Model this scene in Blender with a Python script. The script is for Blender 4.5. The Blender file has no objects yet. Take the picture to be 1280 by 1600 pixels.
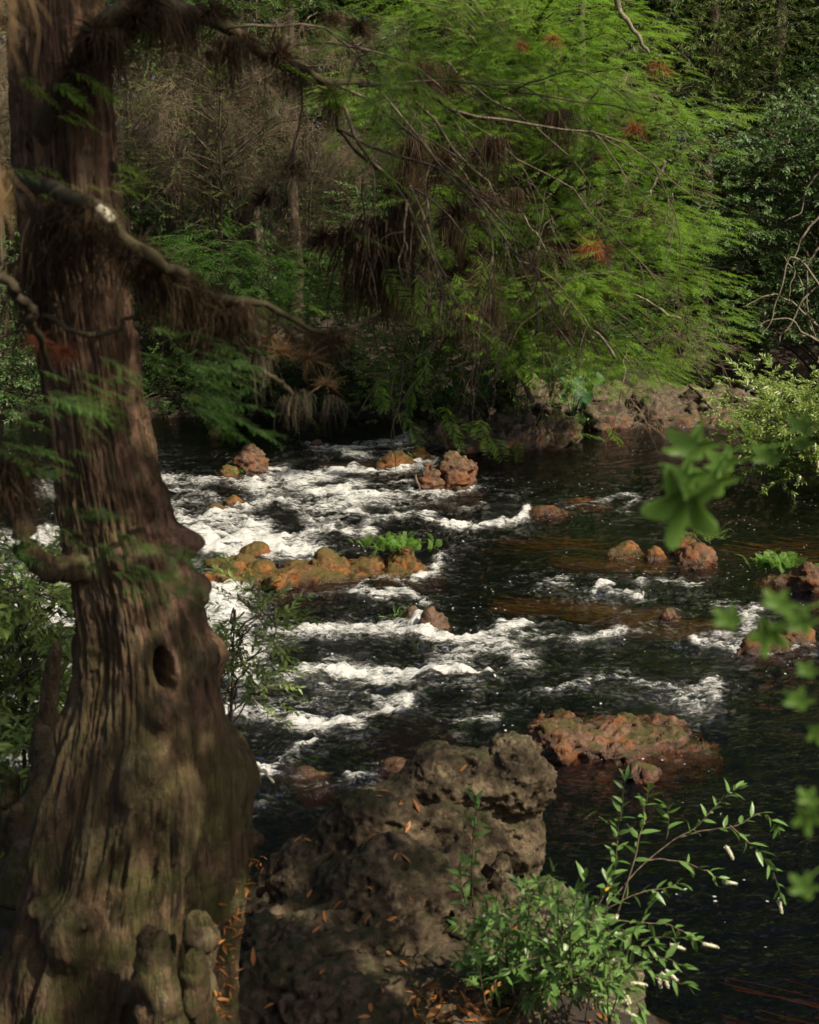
import bpy, bmesh, math, random
import numpy as np
from mathutils import Vector, Matrix, Euler
R = math.radians
scn = bpy.context.scene
COL = scn.collection
# ------------------------------------------------------------------ camera, light, exposure
CAMZ, PITCH, FPX = 4.0, R(11.8), 2198.0
cam = bpy.data.cameras.new('camera'); camo = bpy.data.objects.new('camera', cam); COL.objects.link(camo)
camo.location = (0, 0, CAMZ); camo.rotation_euler = (R(90) - PITCH, 0, 0)
cam.sensor_fit = 'VERTICAL'; cam.sensor_height = 36.0; cam.lens = 36.0 * FPX / 1600.0
cam.clip_start = 0.05; cam.clip_end = 600
cam.dof.use_dof = True; cam.dof.focus_distance = 17.5; cam.dof.aperture_fstop = 4.5
scn.camera = camo
SUN = Vector((0.54, -0.44, 0.76)).normalized()
w = bpy.data.worlds.new('World'); scn.world = w; w.use_nodes = True
nt = w.node_tree
sky = nt.nodes.new('ShaderNodeTexSky'); sky.sky_type = 'NISHITA'; sky.sun_disc = False
sky.sun_elevation = math.asin(SUN.z); sky.sun_rotation = math.atan2(SUN.x, SUN.y)
sky.dust_density = 4.0; sky.ozone_density = 0.4; sky.air_density = 0.8
bg = nt.nodes['Background']; bg.inputs['Strength'].default_value = 0.065
nt.links.new(sky.outputs[0], bg.inputs['Color'])
sl = bpy.data.lights.new('sun', 'SUN'); sl.energy = 4.6; sl.angle = R(0.53); sl.color = (1.0, 0.90, 0.71)
so = bpy.data.objects.new('sun', sl); COL.objects.link(so)
so.rotation_euler = SUN.to_track_quat('Z', 'Y').to_euler(); so.location = (8, -4, 20)
vs = scn.view_settings; vs.view_transform = 'Standard'; vs.look = 'None'; vs.gamma = 1; vs.use_curve_mapping = False
vs.exposure = 0.70
cy = scn.cycles
cy.max_bounces = 6; cy.diffuse_bounces = 3; cy.glossy_bounces = 3; cy.transmission_bounces = 3
cy.transparent_max_bounces = 8; cy.volume_bounces = 0; cy.caustics_reflective = False; cy.caustics_refractive = False
cy.sample_clamp_indirect = 4.0

# ------------------------------------------------------------------ helpers
def ray(px, py):
    u = (px - 640.0) / FPX; v = (800.0 - py) / FPX
    return Vector((u, math.cos(PITCH) + v * math.sin(PITCH), -math.sin(PITCH) + v * math.cos(PITCH)))
def P(px, py, Y):                    # the place at distance Y that the photograph shows there
    d = ray(px, py); t = Y / d.y
    return Vector((d.x * t, Y, CAMZ + d.z * t))
def W(px, py, z=0.0):                # the place at height z
    d = ray(px, py); t = (z - CAMZ) / d.z
    return Vector((d.x * t, d.y * t, z))
def PX(y_, Y): return Y / FPX        # metres per photo pixel

_r = np.random.RandomState(7)
PT = _r.permutation(256); PT = np.concatenate([PT, PT])
GR = _r.normal(size=(256, 3)); GR /= np.linalg.norm(GR, axis=1)[:, None]
CP = _r.rand(256, 3)
def perlin(p):
    p = np.asarray(p, float); i = np.floor(p).astype(np.int64); f = p - i; u = f * f * f * (f * (f * 6 - 15) + 10); i &= 255
    def g(a, b, c):
        h = PT[PT[PT[(i[:, 0] + a) & 255] + ((i[:, 1] + b) & 255)] + ((i[:, 2] + c) & 255)]
        q = GR[h]; return q[:, 0] * (f[:, 0] - a) + q[:, 1] * (f[:, 1] - b) + q[:, 2] * (f[:, 2] - c)
    def L(a, b, t): return a + (b - a) * t
    x0 = L(L(g(0,0,0), g(1,0,0), u[:,0]), L(g(0,1,0), g(1,1,0), u[:,0]), u[:,1])
    x1 = L(L(g(0,0,1), g(1,0,1), u[:,0]), L(g(0,1,1), g(1,1,1), u[:,0]), u[:,1])
    return L(x0, x1, u[:,2]) * 1.5
def fbm(p, o=4, gain=.5, ridge=False):
    s = 0; a = 1.0; p = np.array(p, float)
    for k in range(o):
        n = perlin(p); n = (1 - 2 * np.abs(n)) if ridge else n
        s = s + a * n; a *= gain; p = p * 2.03 + 17.3
    return s
def worley(p):
    i = np.floor(p).astype(np.int64); best = np.full(len(p), 9.0)
    for a in (-1, 0, 1):
        for b in (-1, 0, 1):
            for c in (-1, 0, 1):
                q = i + (a, b, c); h = PT[PT[PT[q[:,0] & 255] + (q[:,1] & 255)] + (q[:,2] & 255)]
                best = np.minimum(best, np.linalg.norm(q + CP[h] - p, axis=1))
    return best
def sstep(a, b, x): t = np.clip((x - a) / (b - a), 0, 1); return t * t * (3 - 2 * t)

def new_mesh(name, V, F, mats=(), smooth=True):      # F: list of int arrays (n,k)
    V = np.asarray(V, np.float32); me = bpy.data.meshes.new(name)
    F = [np.asarray(f, np.int32) for f in (F if isinstance(F, list) else [F]) if len(f)]
    me.vertices.add(len(V)); me.vertices.foreach_set('co', V.ravel())
    loops = np.concatenate([f.ravel() for f in F]); cnt = np.concatenate([np.full(len(f), f.shape[1]) for f in F])
    st = np.concatenate([[0], np.cumsum(cnt)[:-1]])
    me.loops.add(len(loops)); me.loops.foreach_set('vertex_index', loops)
    me.polygons.add(len(cnt)); me.polygons.foreach_set('loop_start', st.astype(np.int32))
    if smooth: me.polygons.foreach_set('use_smooth', np.ones(len(cnt), bool))
    me.update(calc_edges=True)
    for m in mats: me.materials.append(m)
    return me
def link(name, me, parent=None, loc=None):
    o = bpy.data.objects.new(name, me); COL.objects.link(o)
    if parent is not None: o.parent = parent
    if loc is not None: o.location = loc
    return o
def tag(o, label=None, cat=None, group=None, kind=None):
    if label: o['label'] = label
    if cat: o['category'] = cat
    if group: o['group'] = group
    if kind: o['kind'] = kind
    return o
def thing(name, label, cat, loc=(0, 0, 0), group=None):
    o = bpy.data.objects.new(name, None); o.empty_display_size = .1; COL.objects.link(o); o.location = loc
    return tag(o, label, cat, group)
class MB:
    def __init__(s): s.V = []; s.Q = []; s.T = []; s.n = 0
    def add(s, V, Q=None, T=None):
        V = np.asarray(V, float)
        if Q is not None and len(Q): s.Q.append(np.asarray(Q) + s.n)
        if T is not None and len(T): s.T.append(np.asarray(T) + s.n)
        s.V.append(V); s.n += len(V)
    def tube(s, pts, rad, sides=6, cap=True, rough=0.0):
        p = np.asarray([tuple(a) for a in pts], float); n = len(p)
        rad = np.broadcast_to(np.asarray(rad, float), (n,))
        t = np.gradient(p, axis=0); t /= np.linalg.norm(t, axis=1)[:, None] + 1e-9
        ref = np.array([0, 0, 1.0]) if abs(t.mean(0)[2]) < .75 else np.array([0, 1.0, 0])
        a = np.cross(t, ref); a /= np.linalg.norm(a, axis=1)[:, None] + 1e-9; b = np.cross(t, a)
        th = np.linspace(0, 2 * np.pi, sides, endpoint=False)
        rr = rad[:, None] * np.ones(sides)
        if rough: rr = rr * (1 + rough * fbm((p[:, None, :] + np.stack([np.cos(th), np.sin(th), th * 0], 1)[None] * rad[:, None, None] * 2).reshape(-1, 3) * 9, 3).reshape(n, sides))
        ring = p[:, None, :] + rr[..., None] * (np.cos(th)[None, :, None] * a[:, None, :] + np.sin(th)[None, :, None] * b[:, None, :])
        V = ring.reshape(-1, 3); k = np.arange(sides); k1 = (k + 1) % sides
        Q = (np.arange(n - 1)[:, None, None] * sides + np.stack([k, k1, k1 + sides, k + sides], 1)[None]).reshape(-1, 4)
        T = None
        if cap:
            V = np.vstack([V, p[-1:] + t[-1:] * rad[-1] * .6, p[:1]])
            e = (n - 1) * sides; T = np.vstack([np.stack([e + k, e + k1, np.full(sides, n * sides)], 1), np.stack([k1, k, np.full(sides, n * sides + 1)], 1)])
        s.add(V, Q, T)
    def mesh(s, name, mat, smooth=True):
        F = []
        if s.Q: F.append(np.vstack(s.Q))
        if s.T: F.append(np.vstack(s.T))
        return new_mesh(name, np.vstack(s.V), F, [mat] if not isinstance(mat, (list, tuple)) else mat, smooth)
def curve(pts, n=24, wob=0.0, seed=0):
    """smooth polyline through control points (Catmull-Rom)"""
    p = np.asarray([tuple(a) for a in pts], float); m = len(p)
    q = np.vstack([2 * p[0] - p[1], p, 2 * p[-1] - p[-2]]); out = []
    for t in np.linspace(0, m - 1 - 1e-6, n):
        i = int(t); f = t - i; a, b, c, d = q[i:i + 4]
        out.append(.5 * ((2 * b) + (c - a) * f + (2 * a - 5 * b + 4 * c - d) * f * f + (3 * b - a - 3 * c + d) * f ** 3))
    out = np.array(out)
    if wob:
        s = np.linspace(0, n * .35, n)
        out += wob * np.stack([perlin(np.stack([s, s * 0 + seed * 3.7 + k * 11.1, s * 0 + .5], 1)) for k in range(3)], 1)
    return out

# ------------------------------------------------------------------ materials
def mat_new(name):
    m = bpy.data.materials.new(name); m.use_nodes = True; nt = m.node_tree; nt.nodes.clear()
    out = nt.nodes.new('ShaderNodeOutputMaterial'); return m, nt, out
def nd(nt, typ, ins=None, **kw):
    n = nt.nodes.new(typ)
    for k, v in kw.items(): setattr(n, k, v)
    for k, v in (ins or {}).items():
        s = n.inputs[k]
        if isinstance(v, bpy.types.NodeSocket): nt.links.new(v, s)
        else: s.default_value = v
    return n
def c4(c): return (c[0], c[1], c[2], 1)
def ramp(nt, fac, stops):
    n = nt.nodes.new('ShaderNodeValToRGB'); e = n.color_ramp.elements
    while len(e) > 1: e.remove(e[-1])
    e[0].position = stops[0][0]; e[0].color = c4(stops[0][1]) if not isinstance(stops[0][1], float) else (stops[0][1],) * 3 + (1,)
    for p, c in stops[1:]:
        x = e.new(p); x.color = c4(c) if not isinstance(c, float) else (c, c, c, 1)
    nt.links.new(fac, n.inputs[0]); return n.outputs[0]
def noise(nt, vec, scale, detail=6, rough=.55, dist=0.0):
    return nd(nt, 'ShaderNodeTexNoise', {'Vector': vec, 'Scale': scale, 'Detail': detail, 'Roughness': rough, 'Distortion': dist}).outputs['Fac']
def mix(nt, f, a, b, bt='MIX'):
    n = nt.nodes.new('ShaderNodeMix'); n.data_type = 'RGBA'; n.blend_type = bt
    for s, v in ((n.inputs[0], f), (n.inputs[6], a), (n.inputs[7], b)):
        if isinstance(v, bpy.types.NodeSocket): nt.links.new(v, s)
        else: s.default_value = v if isinstance(v, float) else c4(v)
    return n.outputs[2]
def math_(nt, op, a, b=0.0, c=None, clamp=False):
    n = nt.nodes.new('ShaderNodeMath'); n.operation = op; n.use_clamp = clamp
    for s, v in zip(n.inputs, (a, b, c)):
        if v is None: continue
        if isinstance(v, bpy.types.NodeSocket): nt.links.new(v, s)
        else: s.default_value = v
    return n.outputs[0]
def leaf_mat(name, c1, c2, trans=.35, tr=None, rough=.45, spec=.35, dead=None):
    m, nt, out = mat_new(name)
    oi = nd(nt, 'ShaderNodeObjectInfo').outputs['Random']
    g = nd(nt, 'ShaderNodeNewGeometry'); ri = g.outputs['Random Per Island']
    f = math_(nt, 'ADD', math_(nt, 'MULTIPLY', oi, .55), math_(nt, 'MULTIPLY', ri, .45))
    col = mix(nt, f, c1, c2)
    if dead: col = mix(nt, math_(nt, 'GREATER_THAN', ri, .96), col, dead)
    p = nd(nt, 'ShaderNodeBsdfPrincipled', {'Base Color': col, 'Roughness': rough, 'Specular IOR Level': spec})
    tcol = mix(nt, .6, col, tr or tuple(min(1, x * 1.8) for x in c2))
    t = nd(nt, 'ShaderNodeBsdfTranslucent', {'Color': tcol})
    mx = nd(nt, 'ShaderNodeMixShader', {0: trans}); nt.links.new(p.outputs[0], mx.inputs[1]); nt.links.new(t.outputs[0], mx.inputs[2])
    nt.links.new(mx.outputs[0], out.inputs[0]); return m
def bark_mat(name, c1, c2, c3=None, scale=(30, 30, 4), bump=.5, dist=.02, moss=None, mosslo=None, pale=None, flake=None):
    m, nt, out = mat_new(name)
    tc = nd(nt, 'ShaderNodeNewGeometry').outputs['Position']
    mp = nd(nt, 'ShaderNodeMapping', {'Vector': tc, 'Scale': scale}).outputs[0]
    n1 = noise(nt, mp, 1.0, 7, .62, .6); n2 = noise(nt, tc, 3.1, 5); n3 = noise(nt, tc, 17.0, 6, .7)
    col = mix(nt, ramp(nt, n1, [(.36, 0.0), (.62, 1.0)]), c1, c2)
    if c3: col = mix(nt, ramp(nt, n2, [(.42, 0.0), (.58, .85)]), col, mix(nt, n3, c3, c2))
    if pale: col = mix(nt, ramp(nt, noise(nt, nd(nt, 'ShaderNodeMapping', {'Vector': tc, 'Scale': (9, 9, 3.2)}).outputs[0], 1.0, 6, .7), [(.55, 0.0), (.62, .9)]), col, pale)
    if moss:
        z = nd(nt, 'ShaderNodeSeparateXYZ', {0: tc}).outputs[2]
        k = math_(nt, 'MULTIPLY', ramp(nt, noise(nt, tc, 6.0, 6, .7), [(.42, 0.0), (.6, .9)]), nd(nt, 'ShaderNodeMapRange', {0: z, 1: mosslo[1], 2: mosslo[0], 3: 0.0, 4: 1.0}).outputs[0])
        col = mix(nt, k, col, moss)
    if flake:
        fa = nd(nt, 'ShaderNodeAttribute', attribute_name='flake').outputs['Fac']; col = mix(nt, math_(nt, 'MULTIPLY', fa, ramp(nt, n3, [(.38, .35), (.55, 1.0)])), col, mix(nt, n1, tuple(x * .6 for x in flake), flake))
    hgt = math_(nt, 'ADD', math_(nt, 'MULTIPLY', n1, 1.0), math_(nt, 'MULTIPLY', n3, .5))
    b = nd(nt, 'ShaderNodeBump', {'Height': hgt, 'Strength': bump, 'Distance': dist})
    p = nd(nt, 'ShaderNodeBsdfPrincipled', {'Base Color': col, 'Roughness': .85, 'Specular IOR Level': .25, 'Normal': b.outputs[0]})
    nt.links.new(p.outputs[0], out.inputs[0]); return m
def rock_mat(name, a, b, c, moss, mossamt=.5, orange=None, wet=True, fs=1.0, dark=(.012, .009, .007), rough=.8):
    m, nt, out = mat_new(name)
    g = nd(nt, 'ShaderNodeNewGeometry'); pos = g.outputs['Position']; oi = nd(nt, 'ShaderNodeObjectInfo')
    pos2 = nd(nt, 'ShaderNodeVectorMath', {0: pos, 1: oi.outputs['Location']}, operation='ADD').outputs[0]
    z = nd(nt, 'ShaderNodeSeparateXYZ', {0: pos}).outputs[2]; nz = nd(nt, 'ShaderNodeSeparateXYZ', {0: g.outputs['Normal']}).outputs[2]
    n1 = noise(nt, pos2, 3.5 * fs, 7, .62, .4); n2 = noise(nt, pos2, 14 * fs, 8, .68); n3 = noise(nt, pos2, 60 * fs, 5, .7)
    col = mix(nt, ramp(nt, n1, [(.36, 0.0), (.6, 1.0)]), a, b)
    col = mix(nt, ramp(nt, n2, [(.45, 0.0), (.62, 1.0)]), col, c)
    col = mix(nt, ramp(nt, n2, [(.28, .85), (.42, 0.0)]), col, dark)
    if orange:
        k = math_(nt, 'MULTIPLY', ramp(nt, noise(nt, pos2, 5.5 * fs, 5, .6), [(.48, 0.0), (.58, .9)]), nd(nt, 'ShaderNodeMapRange', {0: z, 1: .34, 2: .05, 3: .15, 4: 1.0}).outputs[0])
        col = mix(nt, k, col, orange)
    mk = math_(nt, 'ADD', nz, math_(nt, 'MULTIPLY', math_(nt, 'SUBTRACT', noise(nt, pos2, 4.2 * fs, 7, .65), .5), 3.2))
    mk = nd(nt, 'ShaderNodeMapRange', {0: mk, 1: 1.25 - mossamt, 2: 1.55 - mossamt, 3: 0.0, 4: .92}).outputs[0]
    col = mix(nt, mk, col, mix(nt, n3, moss, tuple(x * .45 for x in moss)))
    rg = rough
    if wet:
        wz = math_(nt, 'ADD', z, math_(nt, 'MULTIPLY', math_(nt, 'SUBTRACT', n2, .5), .12))
        wk = nd(nt, 'ShaderNodeMapRange', {0: wz, 1: .09, 2: .02, 3: 0.0, 4: 1.0}).outputs[0]
        col = mix(nt, wk, col, mix(nt, 1.0, col, (.42, .38, .34), 'MULTIPLY'))
        rg = math_(nt, 'SUBTRACT', rough, math_(nt, 'MULTIPLY', wk, .55))
    hgt = math_(nt, 'ADD', math_(nt, 'MULTIPLY', n2, 1.0), math_(nt, 'MULTIPLY', n3, .35))
    vo = nd(nt, 'ShaderNodeTexVoronoi', {'Vector': pos2, 'Scale': 26 * fs}).outputs['Distance']
    hgt = math_(nt, 'ADD', hgt, math_(nt, 'MULTIPLY', ramp(nt, vo, [(0.0, 0.0), (.35, 1.0)]), .35))
    b = nd(nt, 'ShaderNodeBump', {'Height': hgt, 'Strength': .8, 'Distance': .035 / fs})
    p = nd(nt, 'ShaderNodeBsdfPrincipled', {'Base Color': col, 'Roughness': rg, 'Specular IOR Level': .35, 'Normal': b.outputs[0]})
    nt.links.new(p.outputs[0], out.inputs[0]); return m
M = {}
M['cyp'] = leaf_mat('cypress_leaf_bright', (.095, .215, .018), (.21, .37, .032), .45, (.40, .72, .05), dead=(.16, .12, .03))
M['cyp_dark'] = leaf_mat('cypress_leaf_shade', (.05, .135, .02), (.10, .235, .035), .42, (.20, .45, .05))  # darker copy of the cypress leaf, with shade put into the colour
M['for1'] = leaf_mat('forest_leaf_a', (.034, .072, .016), (.07, .125, .026), .3, (.07, .14, .02))
M['for2'] = leaf_mat('forest_leaf_b', (.055, .10, .034), (.10, .165, .06), .28, (.12, .22, .04), rough=.5, spec=.35)
M['for3'] = leaf_mat('forest_leaf_olive', (.065, .105, .02), (.13, .18, .035), .35, (.12, .18, .03))
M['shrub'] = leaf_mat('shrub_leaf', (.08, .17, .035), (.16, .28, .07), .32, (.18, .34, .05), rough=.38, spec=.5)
M['shrub_lit'] = leaf_mat('lit_shrub_leaf', (.15, .23, .045), (.28, .36, .10), .35, (.32, .42, .08), rough=.4, spec=.5)  # lighter copy of the shrub leaf, sunlight put into its colour
M['fern'] = leaf_mat('fern_leaf', (.09, .19, .03), (.16, .30, .05), .4, (.3, .5, .06))
M['taro'] = leaf_mat('taro_leaf', (.045, .13, .055), (.085, .20, .08), .25, (.12, .3, .08), rough=.5, spec=.35)
M['maple'] = leaf_mat('lobed_leaf', (.085, .17, .028), (.12, .22, .04), .5, (.32, .48, .06))
M['flower'] = leaf_mat('flower_cream', (.62, .60, .42), (.78, .75, .58), .3, (.8, .78, .6))
M['deadleaf'] = leaf_mat('fallen_leaf', (.30, .10, .025), (.42, .20, .06), .25, (.5, .2, .05), rough=.5)
M['yellowleaf'] = leaf_mat('yellow_leaf', (.55, .30, .02), (.6, .4, .05), .3)
M['moss'] = leaf_mat('air_plant_strand', (.022, .015, .009), (.072, .048, .024), .25, (.2, .1, .04), rough=.7, spec=.15)
M['mossgrey'] = leaf_mat('grey_moss_strand', (.10, .085, .055), (.18, .15, .10), .25, (.2, .17, .1), rough=.8, spec=.1)
M['redair'] = leaf_mat('red_air_plant_strand', (.13, .035, .014), (.24, .075, .028), .3, (.5, .15, .05), rough=.6)
M['dry'] = leaf_mat('dry_twig_strand', (.13, .10, .065), (.27, .21, .14), .1, (.2, .15, .1), rough=.85, spec=.1)
M['bark'] = bark_mat('cypress_bark', (.014, .009, .006), (.15, .092, .052), (.055, .042, .018), (38, 38, 4.2), 1.0, .035, moss=(.060, .066, .018), mosslo=(.9, 3.8), pale=(.17, .125, .08), flake=(.30, .175, .115))
M['bark_far'] = bark_mat('forest_bark', (.03, .022, .015), (.10, .075, .052), (.055, .048, .03), (18, 18, 2), .6, .03)
M['twig'] = bark_mat('twig_bark', (.045, .032, .022), (.15, .115, .08), None, (40, 40, 12), .4, .006)
M['limb'] = bark_mat('mossy_limb_bark', (.014, .011, .007), (.075, .055, .032), (.05, .05, .015), (30, 30, 14), .7, .012)
M['stub'] = bark_mat('bare_wood', (.28, .25, .18), (.42, .38, .29), None, (40, 40, 12), .3, .004)
M['lime'] = rock_mat('limestone_boulder', (.034, .022, .011), (.070, .048, .026), (.135, .10, .058), (.05, .048, .015), .5, wet=True, dark=(.014, .010, .007))
M['limegreen'] = rock_mat('mossy_limestone', (.06, .05, .03), (.12, .10, .06), (.18, .15, .10), (.065, .085, .022), .85)
M['rust'] = rock_mat('rust_rock', (.050, .026, .015), (.105, .052, .030), (.155, .09, .055), (.07, .06, .012), .5, orange=(.17, .055, .012))
M['orange'] = rock_mat('orange_moss_rock', (.060, .028, .012), (.12, .055, .018), (.17, .085, .03), (.095, .072, .012), .7, orange=(.22, .075, .010))
M['ledge'] = rock_mat('bank_ledge_rock', (.038, .028, .020), (.085, .062, .046), (.14, .10, .074), (.06, .06, .015), .6, orange=(.17, .065, .024))
M['wetrock'] = rock_mat('wet_dark_rock', (.05, .028, .016), (.09, .05, .03), (.12, .07, .04), (.05, .045, .012), .2, rough=.35)

# ------------------------------------------------------------------ ground
def y_near(x): return 8.2 - 2.1 * sstep(.2, 1.5, x) + .4 * np.sin(x * .9) - 1.2 * sstep(3, 9, x)
def y_far(x): return 28.6 + .35 * np.sin(x * 1.3) - 2.0 * sstep(0.2, .8, x) * (1 - sstep(2.6, 3.4, x)) - .3 * sstep(2.6, 3.4, x) * (1 - sstep(4.8, 6.3, x)) + 10.5 * sstep(5.2, 7.5, x) * (1 - sstep(16, 24, x)) + 5 * sstep(-9, -22, x)
def ground_z(x, y):
    yn, yf = y_near(x), y_far(x)
    near = np.interp(np.clip(yn - y, -1.5, 12), [-1.5, -.4, .0, .7, 2.5, 8, 12], [-1.0, -.55, -.05, .12, .38, 2.2, 2.5])
    far = np.interp(np.clip(y - yf, -2.5, 200), [-2.5, -1.0, 0, .8, 4, 20, 80, 200], [-1.0, -.6, -.04, .35, .9, 2.0, 9, 14])
    z = np.maximum(near, far); p = np.stack([x * .5, y * .5, x * 0 + 3], 1)
    return z + .10 * fbm(p, 5) * np.where(z > -.6, 1, .5) + .02 * fbm(p * 7, 3)
ax = np.concatenate([-np.geomspace(300, 12, 40), np.linspace(-11.7, 11.7, 240), np.geomspace(12, 300, 40)])
ay = np.concatenate([-np.geomspace(200, 2, 25), np.linspace(-1.8, 11, 150), np.linspace(11.3, 24, 25), np.linspace(24.3, 42, 120), np.geomspace(42.5, 400, 50)])
gx, gy = np.meshgrid(ax, ay); gz = ground_z(gx.ravel(), gy.ravel())
nx, ny = len(ax), len(ay)
def gridF(nx, ny):
    i = (np.arange(ny - 1)[:, None] * nx + np.arange(nx - 1)[None]).ravel(); return np.stack([i, i + 1, i + nx + 1, i + nx], 1)
m, nt, out = mat_new('forest_soil')
pos = nd(nt, 'ShaderNodeNewGeometry').outputs['Position']
c = mix(nt, ramp(nt, noise(nt, pos, 2.5, 6), [(.35, 0.0), (.65, 1.0)]), (.012, .009, .006), (.035, .022, .013))
c = mix(nt, ramp(nt, noise(nt, pos, 38, 6, .7), [(.52, 0.0), (.66, 1.0)]), c, (.07, .035, .016))
b = nd(nt, 'ShaderNodeBump', {'Height': noise(nt, pos, 30, 8, .7), 'Strength': .8, 'Distance': .04})
p = nd(nt, 'ShaderNodeBsdfPrincipled', {'Base Color': c, 'Roughness': .9, 'Normal': b.outputs[0]}); nt.links.new(p.outputs[0], out.inputs[0])
M['soil'] = m
o = link('ground', new_mesh('ground', np.stack([gx.ravel(), gy.ravel(), gz], 1), gridF(nx, ny), [m])); tag(o, kind='structure')

# ------------------------------------------------------------------ river
STK = [ # points (photo), half width, strength
 ([(245,748),(300,756),(350,752),(405,760)],7,.75), ([(250,745),(290,742),(330,748)],4,.6), ([(400,752),(440,744),(470,752),(500,744),(525,738)],9,1.0), ([(405,765),(450,764),(500,770),(560,760)],7,.75),
 ([(250,768),(300,772),(345,782)],6,.6), ([(262,790),(300,788),(330,800)],6,.6), ([(395,785),(430,782),(470,792),(520,796),(552,789)],8,.95), ([(480,775),(530,772),(560,778)],5,.75),
 ([(268,812),(310,816),(350,803),(385,790)],9,.9), ([(310,832),(345,845),(395,842),(440,850),(480,858)],15,1.05), ([(355,815),(390,822),(425,838),(440,850)],9,.9), ([(330,860),(380,862),(460,866)],8,1.0),
 ([(470,812),(510,818),(545,812)],6,.7), ([(490,832),(530,830),(548,838),(575,826)],6,.95), ([(275,840),(310,850)],8,.7),
 ([(490,700),(540,702),(585,695),(625,690),(655,684)],6,.95), ([(540,714),(600,713),(640,700)],4,.75), ([(470,695),(510,703)],4,.5), ([(510,738),(560,735),(600,739),(640,732),(668,724)],6,1.0),
 ([(540,752),(580,757),(640,752)],4,.55), ([(540,772),(590,780),(640,772),(700,768),(735,762)],7,.85), ([(560,790),(620,790),(680,782)],4,.5), ([(545,803),(600,812),(650,806),(690,815)],6,.8),
 ([(670,815),(710,822),(750,823),(790,817),(812,805),(818,796)],4.5,1.15), ([(660,765),(700,770),(690,760)],5,.8), ([(700,788),(745,800),(760,790)],4,.5), ([(770,772),(790,770),(805,778)],4,.5),
 ([(660,905),(680,893),(695,872)],6,1.0), ([(560,908),(610,912),(655,905)],4,.6), ([(960,778),(985,776),(998,788)],4,.75), ([(880,795),(920,787),(960,782)],3,.6), ([(960,800),(1010,805),(1035,815)],3,.4),
 ([(395,905),(470,912),(560,905),(680,898)],5,.42), ([(440,925),(500,932),(560,925)],7,.40), ([(560,936),(600,940),(640,932),(668,942)],5,.72), ([(640,925),(665,935)],5,.6),
 ([(345,930),(360,970),(362,1010),(372,1050)],24,.95), ([(430,992),(480,988),(530,990),(580,984),(625,984)],8,.85), ([(500,1002),(560,1000),(600,998)],8,.6), ([(615,985),(650,992),(690,1000)],7,1.0), ([(655,970),(666,990)],5,.9),
 ([(690,1004),(740,1002),(780,990),(830,976)],6,.85), ([(430,1010),(470,1003)],6,.6),
 ([(440,1062),(490,1052),(540,1046),(590,1062),(600,1070)],9,.85), ([(545,1055),(575,1060),(600,1068)],10,1.05), ([(480,1072),(530,1085)],6,.6), ([(605,1055),(650,1062),(700,1052),(755,1060)],6.5,.95), ([(720,1052),(758,1062)],5,1.05),
 ([(690,1040),(730,1022),(775,1015),(800,1022),(822,1035)],13,.72), ([(770,990),(795,1010),(800,1035)],10,.7), ([(560,1090),(600,1100),(635,1092),(640,1110)],8,.7), ([(595,1117),(632,1114),(640,1100)],4.5,1.0), ([(640,1090),(690,1080),(740,1085)],8,.38),
 ([(365,1108),(420,1112),(465,1126),(500,1142)],10,.85), ([(475,1140),(500,1148),(528,1148)],10,1.1), ([(440,1135),(480,1155)],8,.7), ([(525,1132),(560,1128),(595,1118)],4,.7), ([(430,1090),(480,1100),(530,1110)],12,.45),
 ([(436,1200),(455,1192),(468,1182)],3.5,.8), ([(392,1212),(415,1216),(432,1222)],10,1.05), ([(385,1235),(400,1245)],6,.8), ([(720,1132),(760,1128),(780,1122)],4,.55), ([(555,1222),(585,1216)],4,.6), ([(500,1235),(530,1230)],4,.4),
 ([(835,915),(882,911)],6,.62), ([(918,932),(932,920),(948,914)],4,.9), ([(950,928),(985,934),(1015,946)],7,.72), ([(985,942),(1010,938)],4,.9), ([(990,913),(1035,910),(1082,919)],4,.72), ([(860,930),(910,940)],8,.35), ([(1050,955),(1065,968)],3,.5),
 ([(840,1002),(880,1003),(925,998),(955,990)],6,.85), ([(830,975),(880,972)],4,.5), ([(780,978),(800,985),(835,978)],5,.8), ([(970,985),(1010,988)],3,.5), ([(1000,975),(1060,990),(1110,990)],5,.4),
 ([(1145,982),(1165,970),(1192,958)],5.5,.9), ([(1120,950),(1150,955),(1180,950)],4,.55), ([(1090,1002),(1130,1010),(1160,1014),(1190,1020)],5.5,1.05), ([(1120,990),(1150,1000)],5,.7), ([(1235,1018),(1255,1010),(1275,1014)],4,.8),
 ([(940,1066),(975,1060),(1010,1072),(1060,1078),(1100,1072)],7,.62), ([(1060,1095),(1095,1100),(1115,1090),(1120,1078)],12,.68), ([(1090,1115),(1108,1110)],8,.62), ([(1000,1090),(1050,1105)],10,.42), ([(860,1082),(910,1077),(945,1068)],4,.6), ([(1035,1128),(1090,1134),(1130,1120)],4,.4), ([(930,1085),(990,1100)],14,.33),
 ([(-60,770),(30,765),(100,770)],12,.7), ([(-80,830),(20,845),(115,840)],16,.9), ([(-90,890),(10,900),(115,915)],20,.8), ([(-90,960),(20,950),(120,970)],18,.85), ([(-100,1040),(0,1030),(120,1050)],16,.6), ([(-50,1100),(60,1110),(120,1100)],18,.7), ([(-50,1180),(40,1190)],18,.7), ([(120,700),(200,706),(245,700)],5,.3), ([(95,770),(170,765),(250,760)],9,.7), ([(100,835),(190,825),(270,815)],12,.8), ([(100,900),(200,895),(300,885)],10,.6), ([(110,965),(220,960),(340,950)],12,.7), ([(110,1045),(230,1040),(350,1045)],12,.65), ([(110,1105),(240,1110),(360,1105)],10,.6),
]
NU, NY = 780, 560
us = np.linspace(-.62, .62, NU); dep = np.linspace(math.atan(4 / 4.3), math.atan(4 / 46.0), NY)
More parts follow.
